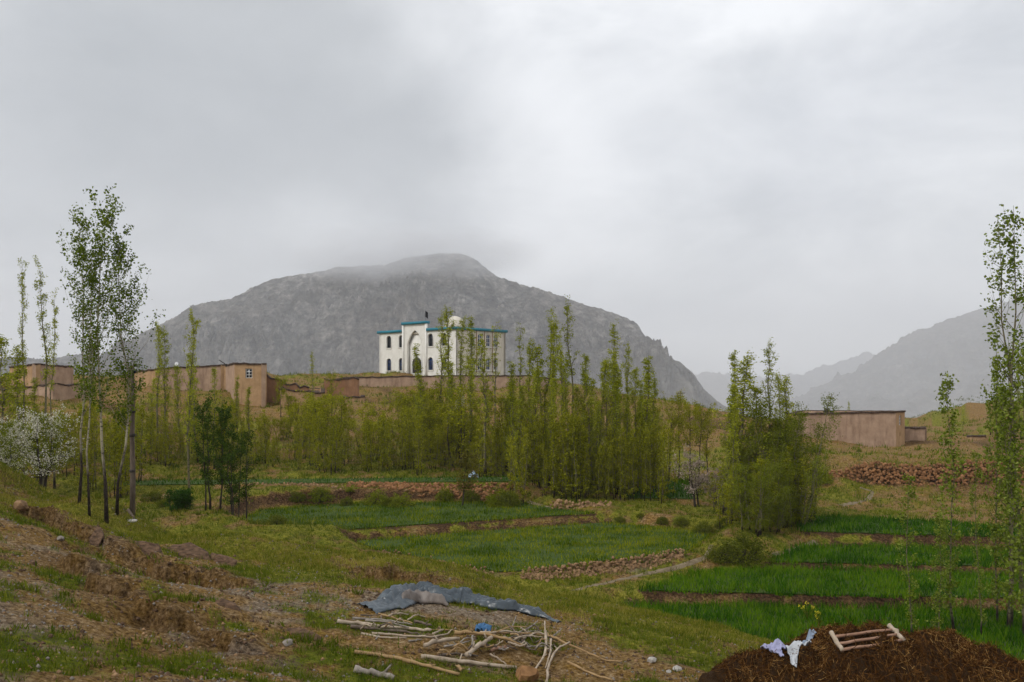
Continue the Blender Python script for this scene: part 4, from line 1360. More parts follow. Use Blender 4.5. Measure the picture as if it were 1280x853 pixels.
# group in front of the long low house
for px, top, Y, kd in [(196, 402, 62, 'tall'), (215, 409, 60, 'tall'), (237, 389, 46, 'tall'), (248, 438, 60, 'full'), (268, 456, 58, 'full'), (297, 470, 62, 'tall'),
                       (186, 470, 64, 'full'), (226, 455, 64, 'full'), (170, 500, 60, 'full'), (312, 482, 66, 'full')]:
    plant(kd, px, top, Y, 'poplar_tree', 'slim yellow green poplar on the slope below the long low mud house', group='poplars below the long low house')
plant('dark', 264, 496, 43, 'tree', 'dark green many stemmed tree standing in the gully beside the clover field', variant=0)
plant('dark', 298, 530, 42, 'tree', 'lower dark green many stemmed tree leaning over the edge of the clover field', variant=1)
plant('bright', 222, 612, 43, 'bush', 'low bright green bush at the foot of a slim poplar in the gully', 'bush', fat=1.3)

# centre: poplar belt in front of the mosque and to its right
belt = [(535, 428, 66, 'full'), (550, 387, 70, 'tall'), (563, 384, 68, 'tall'), (574, 396, 70, 'tall'), (584, 394, 66, 'tall'), (606, 420, 58, 'tall'), (619, 402, 66, 'tuft'), (648, 404, 60, 'tuft'),
        (663, 424, 58, 'tall'), (678, 430, 57, 'full'), (683, 390, 58, 'tuft'), (690, 398, 57, 'tall'), (702, 393, 60, 'tuft'), (714, 373, 58, 'tuft'), (709, 443, 55, 'full'),
        (728, 441, 56, 'full'), (742, 461, 55, 'full'), (757, 447, 56, 'full'), (769, 400, 56, 'tall'), (779, 428, 57, 'tall'), (792, 458, 58, 'full'), (802, 460, 57, 'full'),
        (811, 442, 55, 'full'), (634, 450, 60, 'full'), (655, 480, 56, 'full'), (697, 470, 54, 'full'), (748, 500, 54, 'full'), (772, 470, 54, 'full'), (784, 490, 54, 'full'), (720, 480, 57, 'full'),
        (671, 455, 56, 'full'), (687, 440, 55, 'full'), (735, 470, 58, 'full'), (763, 440, 55, 'tall'), (776, 452, 55, 'full'), (798, 475, 55, 'full'), (817, 470, 56, 'full'), (641, 470, 57, 'full'),
        (592, 440, 62, 'full'), (568, 450, 64, 'full'), (705, 430, 55, 'tall'), (748, 450, 57, 'full')]
for px, top, Y, kd in belt:
    if px < 640:
        lk = {'tuft': 'bare stemmed poplar with small tuft in front of the white mosque', 'tall': 'long crowned poplar rising in front of the white mosque', 'full': 'leafy low poplar before the mosque portal' if px == 535 else 'leafy poplar before the far corner of the mosque'}[kd]
        plant(kd, px, top, Y, 'poplar_tree', lk, group=None if kd == 'full' and px == 535 else kd.replace('full', 'leafy') + ' poplars in front of the mosque', fat=1.25)
    else:
        lb = {714: 'tallest poplar of the belt, a high tuft against the mountain right of the mosque', 769: 'tall full crowned poplar overtopping its neighbours toward the end of the belt',
              811: 'last leafy poplar at the end of the belt beside the rounded trees', 648: 'slim poplar with a high tuft just past the corner of the mosque'}.get(px)
        lk = {'tuft': 'poplar with bare stem and high tuft in the belt past the mosque', 'tall': 'tall poplar with a long upper crown in the belt past the mosque',
              'full': 'poplar leafy almost to the ground in the belt past the mosque'}[kd]
        plant(kd, px, top, Y, 'poplar_tree', lb or lk, group=None if lb else kd.replace('full', 'leafy').replace('tuft', 'tufted') + ' poplars in the belt past the mosque')
for px, top, Y in [(392, 438, 72), (480, 520, 66), (510, 505, 68), (455, 515, 70)]:
    plant('full' if px > 400 else 'tall', px, top, Y, 'poplar_tree', 'young poplar standing above the thicket below the ruined walls', group='young poplars above the thicket')
plant('round', 352, 473, 74, 'tree', 'small round headed tree on a thin trunk beside the house with one window', variant=0, fat=0.8)
plant('round', 415, 470, 74, 'tree', 'loose lopsided yellow green tree in front of the ruined walls', variant=1, fat=0.9)

# thicket of bushes and saplings
lab_b = 'olive green rounded bush in the thicket below the pink court wall'
for i in range(34):
    px = 335 + 320 * (i + trng.random() * 0.8) / 34
    Y = trng.uniform(60, 76)
    top = trng.uniform(490, 540) - (10 if 480 < px < 600 else 0)
    plant('bush', px, top, Y, 'bush', lab_b, 'bush', 'bushes in the thicket below the court wall', fat=trng.uniform(0.85, 1.15))
for i in range(40):
    px = 330 + 320 * (i + trng.random() * 0.8) / 40
    plant('sapling', px, trng.uniform(515, 560), trng.uniform(57, 63), 'sapling_clump', 'clump of straight saplings along the front of the olive thicket', 'saplings', 'sapling clumps along the thicket')
for i in range(26):
    px = 165 + 175 * (i + trng.random() * 0.8) / 26
    plant('sapling', px, trng.uniform(500, 550), trng.uniform(58, 64), 'sapling_clump', 'dense clump of straight saplings below the long low mud house', 'saplings', 'sapling clumps below the long low house')
for i in range(20):
    px = -5 + 170 * (i + trng.random() * 0.8) / 20
    plant('sapling', px, trng.uniform(498, 545), trng.uniform(50, 62), 'sapling_clump', 'clump of straight saplings behind the pale barked poplars', 'saplings', 'sapling clumps behind the pale barked poplars')
for px, top, Y, fat in [(285, 500, 70, 1), (330, 520, 68, 1), (245, 505, 68, 1), (200, 540, 60, 1), (110, 500, 68, 1.1), (20, 505, 66, 1), (75, 515, 58, 1), (142, 520, 62, 1)]:
    plant('bush', px, top, Y, 'bush', 'loose yellow green bush on the slope under the mud houses', 'bush', 'bushes on the slope under the houses', fat=fat)
for i in range(46):
    px = 642 + 192 * (i + trng.random() * 0.8) / 46
    plant('sapling', px, trng.uniform(500, 585), trng.uniform(51, 57), 'sapling_clump', 'shaggy sapling clump around the feet of the poplar belt', 'saplings', 'sapling clumps under the poplar belt', fat=0.9)
plant('orange', 578, 568, 51, 'tree', 'small bronze leaved tree with a dark forked trunk above the stone terrace wall', variant=0)
bl = plant('fruit', 572, 497, 70, 'blossom_tree', 'faint white flowering tree inside the thicket below the mosque door', variant=1, fat=0.55)
obj('young_leaves', l, None, bl)
pl = plant('plum', 872, 566, 50, 'blossom_tree', 'faded pink blossom tree with bare branches above the dark earth bank')
pl2 = plant('plum', 893, 585, 51, 'blossom_tree', 'smaller faded blossom tree close behind the pink one on the bank', fat=0.8)
# rounded row at the right end of the belt
for i, (px, top) in enumerate([(822, 512), (836, 500), (849, 498), (862, 504), (874, 506), (884, 518)]):
    plant('round', px, top, 60 + i % 3, 'tree', 'rounded olive tree with thin dark trunk in the row beyond the far green plot', group='rounded trees beyond the far plot', fat=0.75)

# the big clump right of the blossom trees
for px, top, Y, kd, fat in [(905, 478, 47, 'full', 1.2), (924, 434, 48, 'full', 1.1), (935, 441, 46, 'full', 1.2), (949, 478, 47, 'full', 1.3), (962, 424, 47, 'tall', 1.0), (976, 462, 48, 'full', 1), (986, 468, 47, 'full', 1), (915, 500, 45, 'full', 1)]:
    plant(kd, px, top, Y, 'poplar_tree', 'tall spring poplar in the dense clump beside the wheat terraces', group='poplars in the clump beside the wheat terraces', fat=fat)
plant('willow', 985, 492, 45, 'willow_tree', 'dense dark green willow on the house side of the poplar clump', variant=0, fat=1.15)
plant('willow', 1004, 520, 47, 'willow_tree', 'low rounded willow at the edge of the clump below the long hillside house', variant=1, fat=1.1)
plant('willow', 940, 575, 41.5, 'willow_tree', 'light olive willow bush in front of the poplar clump', variant=2, fat=1.5)
plant('willow', 965, 605, 42, 'willow_tree', 'small green willow beside the light olive one', variant=0, fat=1.5)
plant('dome', 930, 660, 38, 'bush', 'dome shaped dull green shrub at the corner of the wheat field path', 'bush', variant=0, fat=0.95)
plant('dome', 903, 676, 38.5, 'bush', 'low reddish green shrub touching the dome shaped one on the path', 'bush', variant=1, fat=1.0)

# right hillside bushes and far poplars
for px, top, Y in [(1074, 560, 68), (1062, 568, 67), (1033, 568, 64), (1020, 552, 68), (1024, 580, 60), (1086, 566, 69)]:
    plant('greendome', px, top, Y, 'bush', 'green shrub on the bare slope below the long hillside house', 'bush', 'shrubs below the long hillside house')
for px, top, Y in [(1190, 520, 95), (1204, 512, 105), (1238, 500, 100), (1252, 485, 98), (1264, 470, 96), (1276, 478, 97), (1170, 540, 96), (1246, 510, 90), (1268, 505, 90), (1182, 535, 92)]:
    plant('full', px, top, Y, 'poplar_tree', 'distant yellow green poplar near the tiny mud hut', group='distant poplars near the hut', fat=1.2)
plant('full', 1062, 501, 96, 'poplar_tree', 'lone poplar tip showing above the roof of the long hillside house')

# sparse poplars on the near right
for px, top, Y, kd, var, fat, lab in [
        (1262, 243, 29.5, 'right', 0, 1.0, 'tallest open crowned poplar with fresh leaves beside the brown heap'),
        (1283, 262, 30.5, 'right', 1, 1.0, 'tall open poplar close behind the tallest one beside the brown heap'),
        (1247, 438, 30, 'slim', 0, 0.8, 'slim dense young poplar at the foot of the two tallest ones'),
        (1194, 463, 29, 'slim', 1, 0.95, 'young feathery poplar standing alone between the wheat and the brown heap'),
        (1139, 590, 28.5, 'slim', 2, 1.25, 'shortest sparse poplar sapling in the wheat beside the wooden frame'),
        (1174, 640, 28.5, 'slim', 0, 1.3, 'thin sapling between two young poplars in the wheat'),
        (1226, 560, 28.8, 'slim', 2, 0.8, 'leaning thin poplar sapling before the slim dense one'),
        (1262, 470, 29.0, 'slim', 1, 0.95, 'bushy young poplar under the tallest open crowned one'),
        (1280, 430, 28.4, 'slim', 0, 0.95, 'second bushy young poplar under the tallest open crowned one')]:
    plant(kd, px, top, Y, 'poplar_tree', lab, variant=var, fat=fat)

# rough shrubs on the bank behind the clover field, in the gully and on the terrace edges
for i in range(22):
    px = 255 + 400 * (i + trng.random()) / 22
    plant('greendome' if i % 3 else 'dome', px, trng.uniform(606, 622), trng.uniform(50.5, 53.5), 'bush', 'low rough bush on the terrace bank behind the clover field', 'bush', 'bushes on the bank behind the clover field', fat=trng.uniform(0.6, 1.3))
for px, top, Y in [(205, 622, 45), (248, 640, 41), (285, 642, 41), (322, 645, 42), (346, 640, 44), (190, 612, 48)]:
    plant('dome', px, top, Y, 'bush', 'dark low bush in the gully under the dark green trees', 'bush', 'bushes in the gully', fat=1.1)
for px, top, Y in [(775, 640, 47), (800, 637, 47), (828, 640, 46), (852, 640, 45.5), (880, 645, 44), (905, 640, 44)]:
    plant('dome', px, top + 3, Y, 'bush', 'ragged low bush along the dark earth bank above the clover field', 'bush', 'bushes along the dark bank', fat=0.9)

for i in range(12):
    px = 898 + 108 * (i + trng.random()) / 12
    plant('sapling', px, trng.uniform(560, 610), trng.uniform(43, 48), 'sapling_clump', 'sapling clump filling the foot of the poplar clump beside the wheat terraces', 'saplings', 'sapling clumps at the foot of the poplar clump', fat=1.2)
plant('willow', 920, 540, 46, 'willow_tree', 'tall loose willow behind the light olive willow bush', variant=1, fat=0.9)
plant('willow', 992, 560, 44, 'willow_tree', 'leafy willow bush between the dark willow and the wheat', variant=2, fat=1.3)

for i in range(16):
    px = 345 + 130 * (i + trng.random()) / 16
    plant('bush' if i % 2 else 'greendome', px, trng.uniform(500, 522), trng.uniform(80, 90), 'bush', 'scattered bush on the bare slope between the ruined walls and the thicket', 'bush', 'bushes between the ruined walls and the thicket', fat=0.9)
for px, top, Y in [(858, 512, 96), (880, 522, 92), (730, 500, 96), (765, 505, 92), (690, 500, 98), (1012, 545, 78), (1145, 562, 76), (1180, 566, 74), (1100, 572, 72), (905, 530, 88)]:
    plant('greendome', px, top, Y, 'bush', 'small round bush dotted on the dry hillside behind the poplar belt', 'bush', 'bushes dotted on the dry hillside', fat=0.8)

# ------------------------------------------------------------------ stones and dry stone walls
def rock_mesh(seed, sub=1, flat=0.7, jag=0.22, cuts=7):
    r = np.random.RandomState(seed)
    bm = bmesh.new()
    bmesh.ops.create_icosphere(bm, subdivisions=sub, radius=0.5)
    pl = [(lambda d: (d / np.linalg.norm(d), r.uniform(0.24, 0.42)))(r.normal(size=3)) for _ in range(cuts)]
    for v in bm.verts:
        p = np.array(v.co)
        for d, k in pl:                       # chop flat facets
            s = p @ d
            if s > k: p = p - d * (s - k) * 0.9
        p = p * (1 + r.uniform(-jag, jag) * 0.35)
        p[2] *= flat
        v.co = p
    me = bpy.data.meshes.new('stone'); bm.to_mesh(me); bm.free()
    return me


ROCKS = [rock_mesh(700 + i, 1, 0.75) for i in range(8)]
ROCKV = []
for me in ROCKS:
    v = np.array([x.co for x in me.vertices]); f = np.array([list(p.vertices) for p in me.polygons])
    ROCKV.append((v, f))
wrng = np.random.RandomState(77)


def rotm(rng):
    q = rng.normal(size=4); q /= np.linalg.norm(q)
    w, x, y, z = q
    return np.array([[1 - 2 * (y * y + z * z), 2 * (x * y - z * w), 2 * (x * z + y * w)], [2 * (x * y + z * w), 1 - 2 * (x * x + z * z), 2 * (y * z - x * w)], [2 * (x * z - y * w), 2 * (y * z + x * w), 1 - 2 * (x * x + y * y)]])


STONE_M = {}
for mname in ('stone', 'stone_red', 'stone_grey', 'stone_white', 'stone_orange'):
    STONE_M[mname] = []
    for me in ROCKS:
        c = me.copy(); c.materials.append(M[mname]); STONE_M[mname].append(c)


def stone_wall(label, line, drops, out, batter, size, mname, max_parts, density=1.0, jitter=0.06, top_noise=0.5):
    """dry stone retaining wall: `line` = upper edge (world points), drops = height there, out = horizontal unit vector towards the open side"""
    line = np.array(line, float); drops = np.array(drops, float)
    seg = np.linalg.norm(np.diff(line, axis=0), axis=1); cum = np.concatenate([[0], np.cumsum(seg)])
    pos = []
    s = 0.0
    while s < cum[-1]:
        p = np.array([np.interp(s, cum, line[:, i]) for i in range(3)])
        d = np.interp(s, cum, drops) * (1 - top_noise * 0.5 + top_noise * wrng.rand() * 0.5)
        z = 0.0
        while z < d + size:
            k = z / max(d, 0.05)
            q = p + np.array([out[0], out[1], 0]) * (batter * k * d + 0.05) + np.array([0, 0, -z]) + wrng.normal(0, jitter, 3)
            g = Hs(q[0], q[1])
            if q[2] < g - size * 0.2: q[2] = g + size * 0.05 * wrng.rand()
            pos.append((q, size * wrng.uniform(0.65, 1.5)))
            z += size * 0.62 / density
        s += size * 0.8 / density
    c = line.mean(0); c = np.array([c[0], c[1], min(p[0][2] for p in pos)])
    root = thing('stone_wall', label, 'stone wall', tuple(c))
    pos.sort(key=lambda a: -a[1])
    for q, s_ in pos[:max_parts]:
        o = obj('stone', STONE_M[mname][wrng.randint(8)], None, root)
        o.location = q - c
        o.rotation_euler = wrng.rand(3) * 6.28
        o.scale = (s_ * 1.25, s_, s_ * 0.95)
    if len(pos) > max_parts:
        mb = MB()
        for q, s_ in pos[max_parts:]:
            v, f = ROCKV[wrng.randint(8)]
            mb.add((v * s_ * [1.25, 1, 0.95]) @ rotm(wrng).T + q, None, f)
        o = mb.build('rubble', M[mname], root, c)
        o['kind'] = 'stuff'
    return root


def edge_pts(pix, z):
    return [[(px - 640) / F * (z * F / (HZ - py)), z * F / (HZ - py), z] for px, py in pix]


stone_wall('low dry stone wall holding up the clover field beside the footpath', edge_pts([(651, 712), (700, 708), (760, 701), (810, 695), (858, 687)], -7.62),
           [0.78, 0.72, 0.6, 0.5, 0.42], (0.25, -0.97), 0.55, 0.13, 'stone', 300)
stone_wall('half buried stone edging along the grassy end of the clover field', edge_pts([(478, 689), (520, 696), (570, 706), (622, 716)], -7.68),
           [0.28, 0.4, 0.3, 0.16], (-0.75, -0.65), 0.9, 0.13, 'stone', 60, 0.8)
stone_wall('red brown rubble wall between the clover field and the upper terrace', [[(px - 640) / F * 53.6, 53.6, z] for px, z in [(436, -6.5), (500, -6.4), (560, -6.35), (640, -6.3)]],
           [0.6, 0.75, 0.85, 0.8], (0, -1), 0.7, 0.22, 'stone_red', 120)
stone_wall('thin scatter of wall stones under the sapling thicket left of the rubble wall', [[(px - 640) / F * 53.2, 53.2, -6.7] for px in (300, 360, 430)],
           [0.35, 0.3, 0.4], (0, -1), 1.0, 0.2, 'stone', 0, 0.55)
stone_wall('tall red stone terrace wall on the bare slope below the long hillside house', [[x, y + 0.1, Hs(x, y + 0.6) + 0.1] for x, y in [(22.6, 60.5), (25.5, 60.3), (28.5, 60.1), (31.5, 60.0), (34.5, 60.0), (36.6, 60.0)]],
           [0.7, 1.3, 1.45, 1.45, 1.4, 1.3], (0, -1), 0.30, 0.24, 'stone_red', 200)
stone_wall('short rubble edging at the foot of the poplar belt beside the far green plot', [[(px - 640) / F * 50.0, 50.0, -6.95] for px in (690, 730, 765)],
           [0.3, 0.35, 0.25], (0, -1), 0.9, 0.2, 'stone', 40, 0.9)


# ------------------------------------------------------------------ loose stones
def slab_mesh(seed, flat):
    me = rock_mesh(seed, 3, flat, 0.0, 16)
    v = np.array([x.co for x in me.vertices])
    n = np.array([x.normal for x in me.vertices])
    st = ridged(v[:, 0] * 1.5 + v[:, 2] * 3 + seed, v[:, 2] * 9 + v[:, 1] * 2, 4, 0.6) * 0.03 + fbm(v[:, 0] * 5 + seed, v[:, 1] * 5 + v[:, 2] * 6, 4, 0.6) * 0.035
    v = v + n * st[:, None]
    me.vertices.foreach_set('co', v.astype(np.float32).ravel()); me.update()
    return me


def place_rock(px, py, w, mname, label, flat=0.8, cat='rock', sub=2, seed=1, stretch=1.2, rot=0.0, yaw=None, name='rock'):
    g = G(px, py)
    s = w / F * g[1]
    me = slab_mesh(seed, flat) if mname == 'ledge' else rock_mesh(seed, sub, flat)
    o = obj(name, me, M[mname])
    o.location = (g[0], g[1], g[2] + s * flat * (0.18 if mname != 'ledge' else -0.12))
    o.scale = (s * stretch / 0.8, s / 0.8, s / 0.8)
    o.rotation_euler = (0.75 if mname == 'ledge' and sub == 3 else 0, rot, seed * 1.3 if yaw is None else yaw)
    return tag(o, label, cat)


place_rock(27, 640, 15, 'stone', 'brownish upright rock lying in the grass below the blossom trees', 0.9, seed=3)
place_rock(658, 849, 27, 'stone_orange', 'rusty orange boulder at the front of the branch heap', 0.8, seed=6, stretch=1.3, rot=0.3)
place_rock(815, 829, 10, 'stone_white', 'white stone at the end of the longest bent branch', 0.8, seed=8)
place_rock(847, 839, 9, 'stone_white', 'white stone in the weeds right of the bent branch', 0.8, seed=9)
place_rock(835, 842, 6, 'stone_white', 'little white stone beside the one in the weeds', 0.8, seed=12)
place_rock(163, 653, 9, 'stone_white', 'chalky white stone on the grass beside the stout poplar', 0.5, seed=10, stretch=1.6)
place_rock(75, 677, 8, 'stone_grey', 'small grey stone on the bare soil above the first ledge', 0.8, seed=11)
place_rock(360, 805, 13, 'stone_grey', 'flat grey stone in the lower gully', 0.5, seed=13, stretch=1.5)
place_rock(40, 705, 10, 'ledge', 'small dark brown stone alone on the bare soil', 0.7, seed=14)
for i, (px, py, w, lab) in enumerate([
        (182, 690, 40, 'reddish slab set in the upper part of the eroded ledge'),
        (232, 696, 46, 'broad brown slab in the middle of the eroded ledge'), (274, 703, 34, 'dark jutting block at the lower end of the eroded ledge'),
        (120, 672, 26, 'rounded brown block beside the poplar feet'), (284, 760, 26, 'dark lump of rock on the second gully edge'),
        (378, 798, 30, 'dark hollowed rock at the foot of the second gully')]):
    place_rock(px, py, w * 0.75, 'ledge', lab, 0.4, 'rock', 3, 40 + i, 1.9, 0.3 + 0.2 * math.sin(i * 2.3), -0.6 + 0.35 * math.sin(i * 1.7))

# gravel and pebbles
grng = np.random.RandomState(9)


def near_points(n, y0, y1, rng, xm=0.75):
    y = y0 + (y1 - y0) * rng.rand(n) ** 0.85
    x = (rng.rand(n) * 2 - 1) * xm * y
    return x, y


def gravel(name, n, smin, smax, mname, y0=10, y1=34, seed=1, thresh=0.0, past=False):
    rng = np.random.RandomState(seed)
    x, y = near_points(n, y0, y1, rng)
    k = (fbm(x * 0.4 + 3, y * 0.4 + seed, 3) + rng.normal(0, 0.35, n) > thresh) & (past | (y < crest_y(x) + 2))
    x, y = x[k], y[k]
    z = H(x, y)
    base = np.array([[1, 0, 0], [-.5, .87, 0], [-.5, -.87, 0], [0, 0, .8], [0, 0, -.8]])
    f0 = np.array([[0, 1, 3], [1, 2, 3], [2, 0, 3], [1, 0, 4], [2, 1, 4], [0, 2, 4]])
    s = smin + (smax - smin) * rng.rand(len(x)) ** 3
    a = rng.rand(len(x)) * 6.28
    ca, sa = np.cos(a), np.sin(a)
    v = base[None] * (s[:, None, None] * (0.7 + 0.6 * rng.rand(len(x), 5, 1)))
    X = v[..., 0] * ca[:, None] - v[..., 1] * sa[:, None] + x[:, None]
    Y = v[..., 0] * sa[:, None] + v[..., 1] * ca[:, None] + y[:, None]
    Z = v[..., 2] + z[:, None] + (s * 0.15)[:, None]
    vv = np.stack([X, Y, Z], -1).reshape(-1, 3)
    ff = (f0[None] + np.arange(len(x))[:, None, None] * 5).reshape(-1, 3)
    tag(obj(name, mesh_np(name, vv, [ff]), M[mname]), kind='stuff')


gravel('gravel', 26000, 0.010, 0.05, 'stone_grey', seed=2)
gravel('gravel', 20000, 0.012, 0.07, 'ledge', seed=5)
gravel('gravel', 14000, 0.012, 0.06, 'stone', seed=6)
gravel('pebbles', 420, 0.008, 0.03, 'stone_white', seed=7, thresh=0.35)
gravel('rubble', 5000, 0.04, 0.16, 'stone', 44, 85, seed=8, thresh=0.5, past=True)


# ------------------------------------------------------------------ grass
def tufts(name, n, mname, y0, y1, hgt, wid, seed, want, n_per=5, spread=0.05, lean=0.9):
    rng = np.random.RandomState(seed)
    x, y = near_points(n, y0, y1, rng)
    e = 0.25
    sl = np.hypot(H(x + e, y, False) - H(x - e, y, False), H(x, y + e, False) - H(x, y - e, False)) / (2 * e)
    g, ea, gv = cover(x, y, sl)
    k = want(x, y, g, ea, gv, rng)
    dm = np.full(x.shape, 1e9)
    for kk, (z, poly) in FP.items():
        dm = np.minimum(dm, poly_dist(poly, x, y))
    k &= dm > 0.05
    x, y = x[k], y[k]
    pts = np.column_stack([x, y, H(x, y)])
    hs = hgt * (0.6 + 0.7 * sstep(-0.6, 0.8, fbm(x * 0.6, y * 0.6, 3)))
    v, t = blades(pts, 1.0, wid, lean, rng, n_per, spread)
    v = v.reshape(-1, 3, 3)
    b = np.repeat(pts, n_per, axis=0); hh = np.repeat(hs, n_per)
    tip = v[:, 2] - (v[:, 0] + v[:, 1]) / 2
    v[:, 2] = (v[:, 0] + v[:, 1]) / 2 + tip * hh[:, None]
    tag(obj(name, mesh_np(name, v.reshape(-1, 3), [t]), M[mname]), kind='stuff')


tufts('grass', 64000, 'grass_green', 10, 36, 0.12, 0.02, 21, lambda x, y, g, ea, gv, r: (g + r.normal(0, 0.12, len(x)) > 0.42) & (y < crest_y(x) + 4))
tufts('dry_grass', 70000, 'grass_dry', 12, 36, 0.13, 0.016, 22,
      lambda x, y, g, ea, gv, r: (sstep(crest_y(x) - 8, crest_y(x) - 1.5, y) * 0.9 + 0.3 * fbm(x * 0.5 + 8, y * 0.5, 3) + r.normal(0, 0.15, len(x)) > 0.55) & (y < crest_y(x) + 5))
tufts('grass', 40000, 'grass_green', 30, 62, 0.16, 0.03, 23, lambda x, y, g, ea, gv, r: (g + r.normal(0, 0.15, len(x)) > 0.36) & (y > crest_y(x)))
tufts('dry_grass', 22000, 'grass_dry', 30, 66, 0.2, 0.03, 24, lambda x, y, g, ea, gv, r: (fbm(x * 0.4 + 2, y * 0.4, 3) + r.normal(0, 0.2, len(x)) > 0.25) & (y > crest_y(x)))
tufts('scrub', 46000, 'grass_green', 55, 170, 0.3, 0.07, 25, lambda x, y, g, ea, gv, r: (g + r.normal(0, 0.15, len(x)) > 0.36), 4, 0.12)
tufts('low_weeds', 9000, 'leaf_shrub', 12, 40, 0.13, 0.05, 26, lambda x, y, g, ea, gv, r: (fbm(x * 0.8 + 5, y * 0.8, 3) + r.normal(0, 0.1, len(x)) > 0.55) & (y < crest_y(x) + 5), 8, 0.08)


# ------------------------------------------------------------------ utility poles
def utility_pole():
    Y = 33.2; x = (165.5 - 640) / F * Y; z = Hs(x, Y)
    top = (HZ - 457) / F * Y
    loc = (x, Y, z)
    r = thing('utility_pole', 'rough dark wooden utility pole with a short slanting arm beside the stout poplar', 'utility pole', loc)
    hgt = top - z
    mb = MB(); mb.tube([[0, 0, -0.4], [0.02, 0, hgt * 0.25], [-0.01, 0.01, hgt * 0.5], [0.015, 0, hgt * 0.75], [0, 0, hgt]], [0.105, 0.10, 0.085, 0.08, 0.07], 9)
    obj('pole', smooth(mb.mesh('pole')), M['wood_dark'], r)
    mb = MB(); mb.tube([[0.02, -0.08, hgt - 0.22], [-0.30, -0.08, hgt + 0.12]], [0.045, 0.04], 7); obj('arm', mb.mesh('arm'), M['wood_grey'], r)
    for dz in (-0.06, -0.32):
        mb = MB(); v, q = lathe([(0.0, 0), (0.07, 0.02), (0.04, 0.06), (0.075, 0.09), (0.045, 0.14), (0.0, 0.15)], [0.10, -0.03, hgt + dz], 10); mb.add(v, q)
        obj('insulator', smooth(mb.mesh('insulator')), M['glass_dark'], r)
    for k in (0.28, 0.52, 0.68):
        mb = MB(); v, q = lathe([(0.088, 0), (0.115, 0.02), (0.115, 0.10), (0.088, 0.12)], [0, 0, hgt * k], 10); mb.add(v, q)
        obj('iron_band', mb.mesh('iron_band'), M['door'], r)
    # stub leaning at its foot
    mb = MB(); g = G(171, 633, 20, 40)
    mb.tube([[x - 0.1, Y - 0.15, Hs(x - 0.1, Y - 0.15) + 0.12], [x + 0.12, Y - 0.35, Hs(x + 0.12, Y - 0.35) + 0.06], [x + 0.3, Y - 0.5, Hs(x + 0.3, Y - 0.5) + 0.02]], [0.06, 0.06, 0.05], 7)
    tag(mb.build('stump', M['wood_dark'], None), 'grey slanting wooden stub at the foot of the dark utility pole', 'stump')


utility_pole()
Y = 104; x = (851 - 640) / F * Y; z = Hs(x, Y)
r = thing('utility_pole', 'tiny distant pole with a crossbar on the hill skyline beside the mountain', 'utility pole', (x, Y, z))
hgt = (HZ - 489) / F * Y - z
mb = MB(); mb.tube([[0, 0, -0.3], [0, 0, hgt]], [0.09, 0.07], 6); obj('pole', mb.mesh('pole'), M['wood_dark'], r)
mb = MB(); mb.box([0, 0, hgt - 0.25], [0.5, 0, 0], [0, 0.05, 0], [0, 0, 0.05]); obj('crossbar', mb.mesh('crossbar'), M['wood_dark'], r)

# things on the roofs
Y = 82; z = zz(516, 80)
for px, w, hh, lab in [(1033, 0.34, 0.42, 'dark square tank on the roof of the long hillside house'), (1039.5, 0.3, 0.2, 'low dark box beside the tank on the long hillside house')]:
    x = (px - 640) / F * Y
    zr = zz(517, 80) - 0.22
    r = thing('roof_tank', lab, 'tank', (x, Y, zr))
    mb = MB(); mb.box([0, 0, 0.2 + hh / 2], [w / 2, 0, 0], [0, w / 2, 0], [0, 0, hh / 2]); obj('tank_body', mb.mesh('tank_body'), M['door'], r)
    mb = MB(); mb.box([0, 0, 0.23 + hh], [w / 2 + 0.03, 0, 0], [0, w / 2 + 0.03, 0], [0, 0, 0.03]); obj('lid', mb.mesh('lid'), M['metal'], r)
    mb = MB()
    for sx in (-1, 1):
        mb.box([sx * w * 0.35, 0, 0.1], [0.03, 0, 0], [0, w * 0.4, 0], [0, 0, 0.12])
    obj('stand', mb.mesh('stand'), M['wood_dark'], r)
p = np.array([(283 - 640) / F * 88, 88.0, zz(455, 84)])
r = thing('roof_spout', 'dark wooden rain spout sticking up from the roof of the house with one window', 'spout', tuple(p))
mb = MB(); mb.box([-0.35, 0, 0.22], [0.42, 0, -0.28], [0, 0.07, 0], [0.02, 0, 0.03]); mb.box([-0.02, 0, -0.05], [0.05, 0, 0], [0, 0.05, 0], [0, 0, 0.14]); obj('spout_board', mb.mesh('spout_board'), M['door'], r)
p = np.array([(221 - 640) / F * 96, 96.0, zz(459.5, 94)])
r = thing('satellite_dish', 'small white dish on the roof of the long low house', 'satellite dish', tuple(p))
mb = MB(); v, q = lathe([(0.01, 0.0), (0.12, 0.02), (0.21, 0.06), (0.21, 0.075), (0.12, 0.035), (0.01, 0.015)], [0, 0, 0], 14)
v = np.array(v) @ np.array([[1, 0, 0], [0, 0.25, 0.97], [0, -0.97, 0.25]]) + [0, 0, 0.42]
mb.add(v, q); obj('dish', smooth(mb.mesh('dish')), M['white_metal'], r)
mb = MB(); mb.tube([[0, 0.05, -0.4], [0, 0.05, 0.5]], 0.03, 6); obj('mast', mb.mesh('mast'), M['metal'], r)
p = G(592, 601, 40, 60)


# ------------------------------------------------------------------ cloth helper
def crumple(v, amp, sc, seed):
    return amp * (ridged(v[..., 0] * sc + seed, v[..., 1] * sc, 4, 0.55) * 0.6 + fbm(v[..., 0] * sc * 0.6, v[..., 1] * sc * 0.6 + seed, 3))


def sheet_obj(name, v, quads, material, thick, label, cat, flat=False):
    me = mesh_np(name, v, [quads])
    if not flat: smooth(me)
    o = obj(name, me, material)
    md = o.modifiers.new('thickness', 'SOLIDIFY'); md.thickness = thick; md.offset = 0
    return tag(o, label, cat)


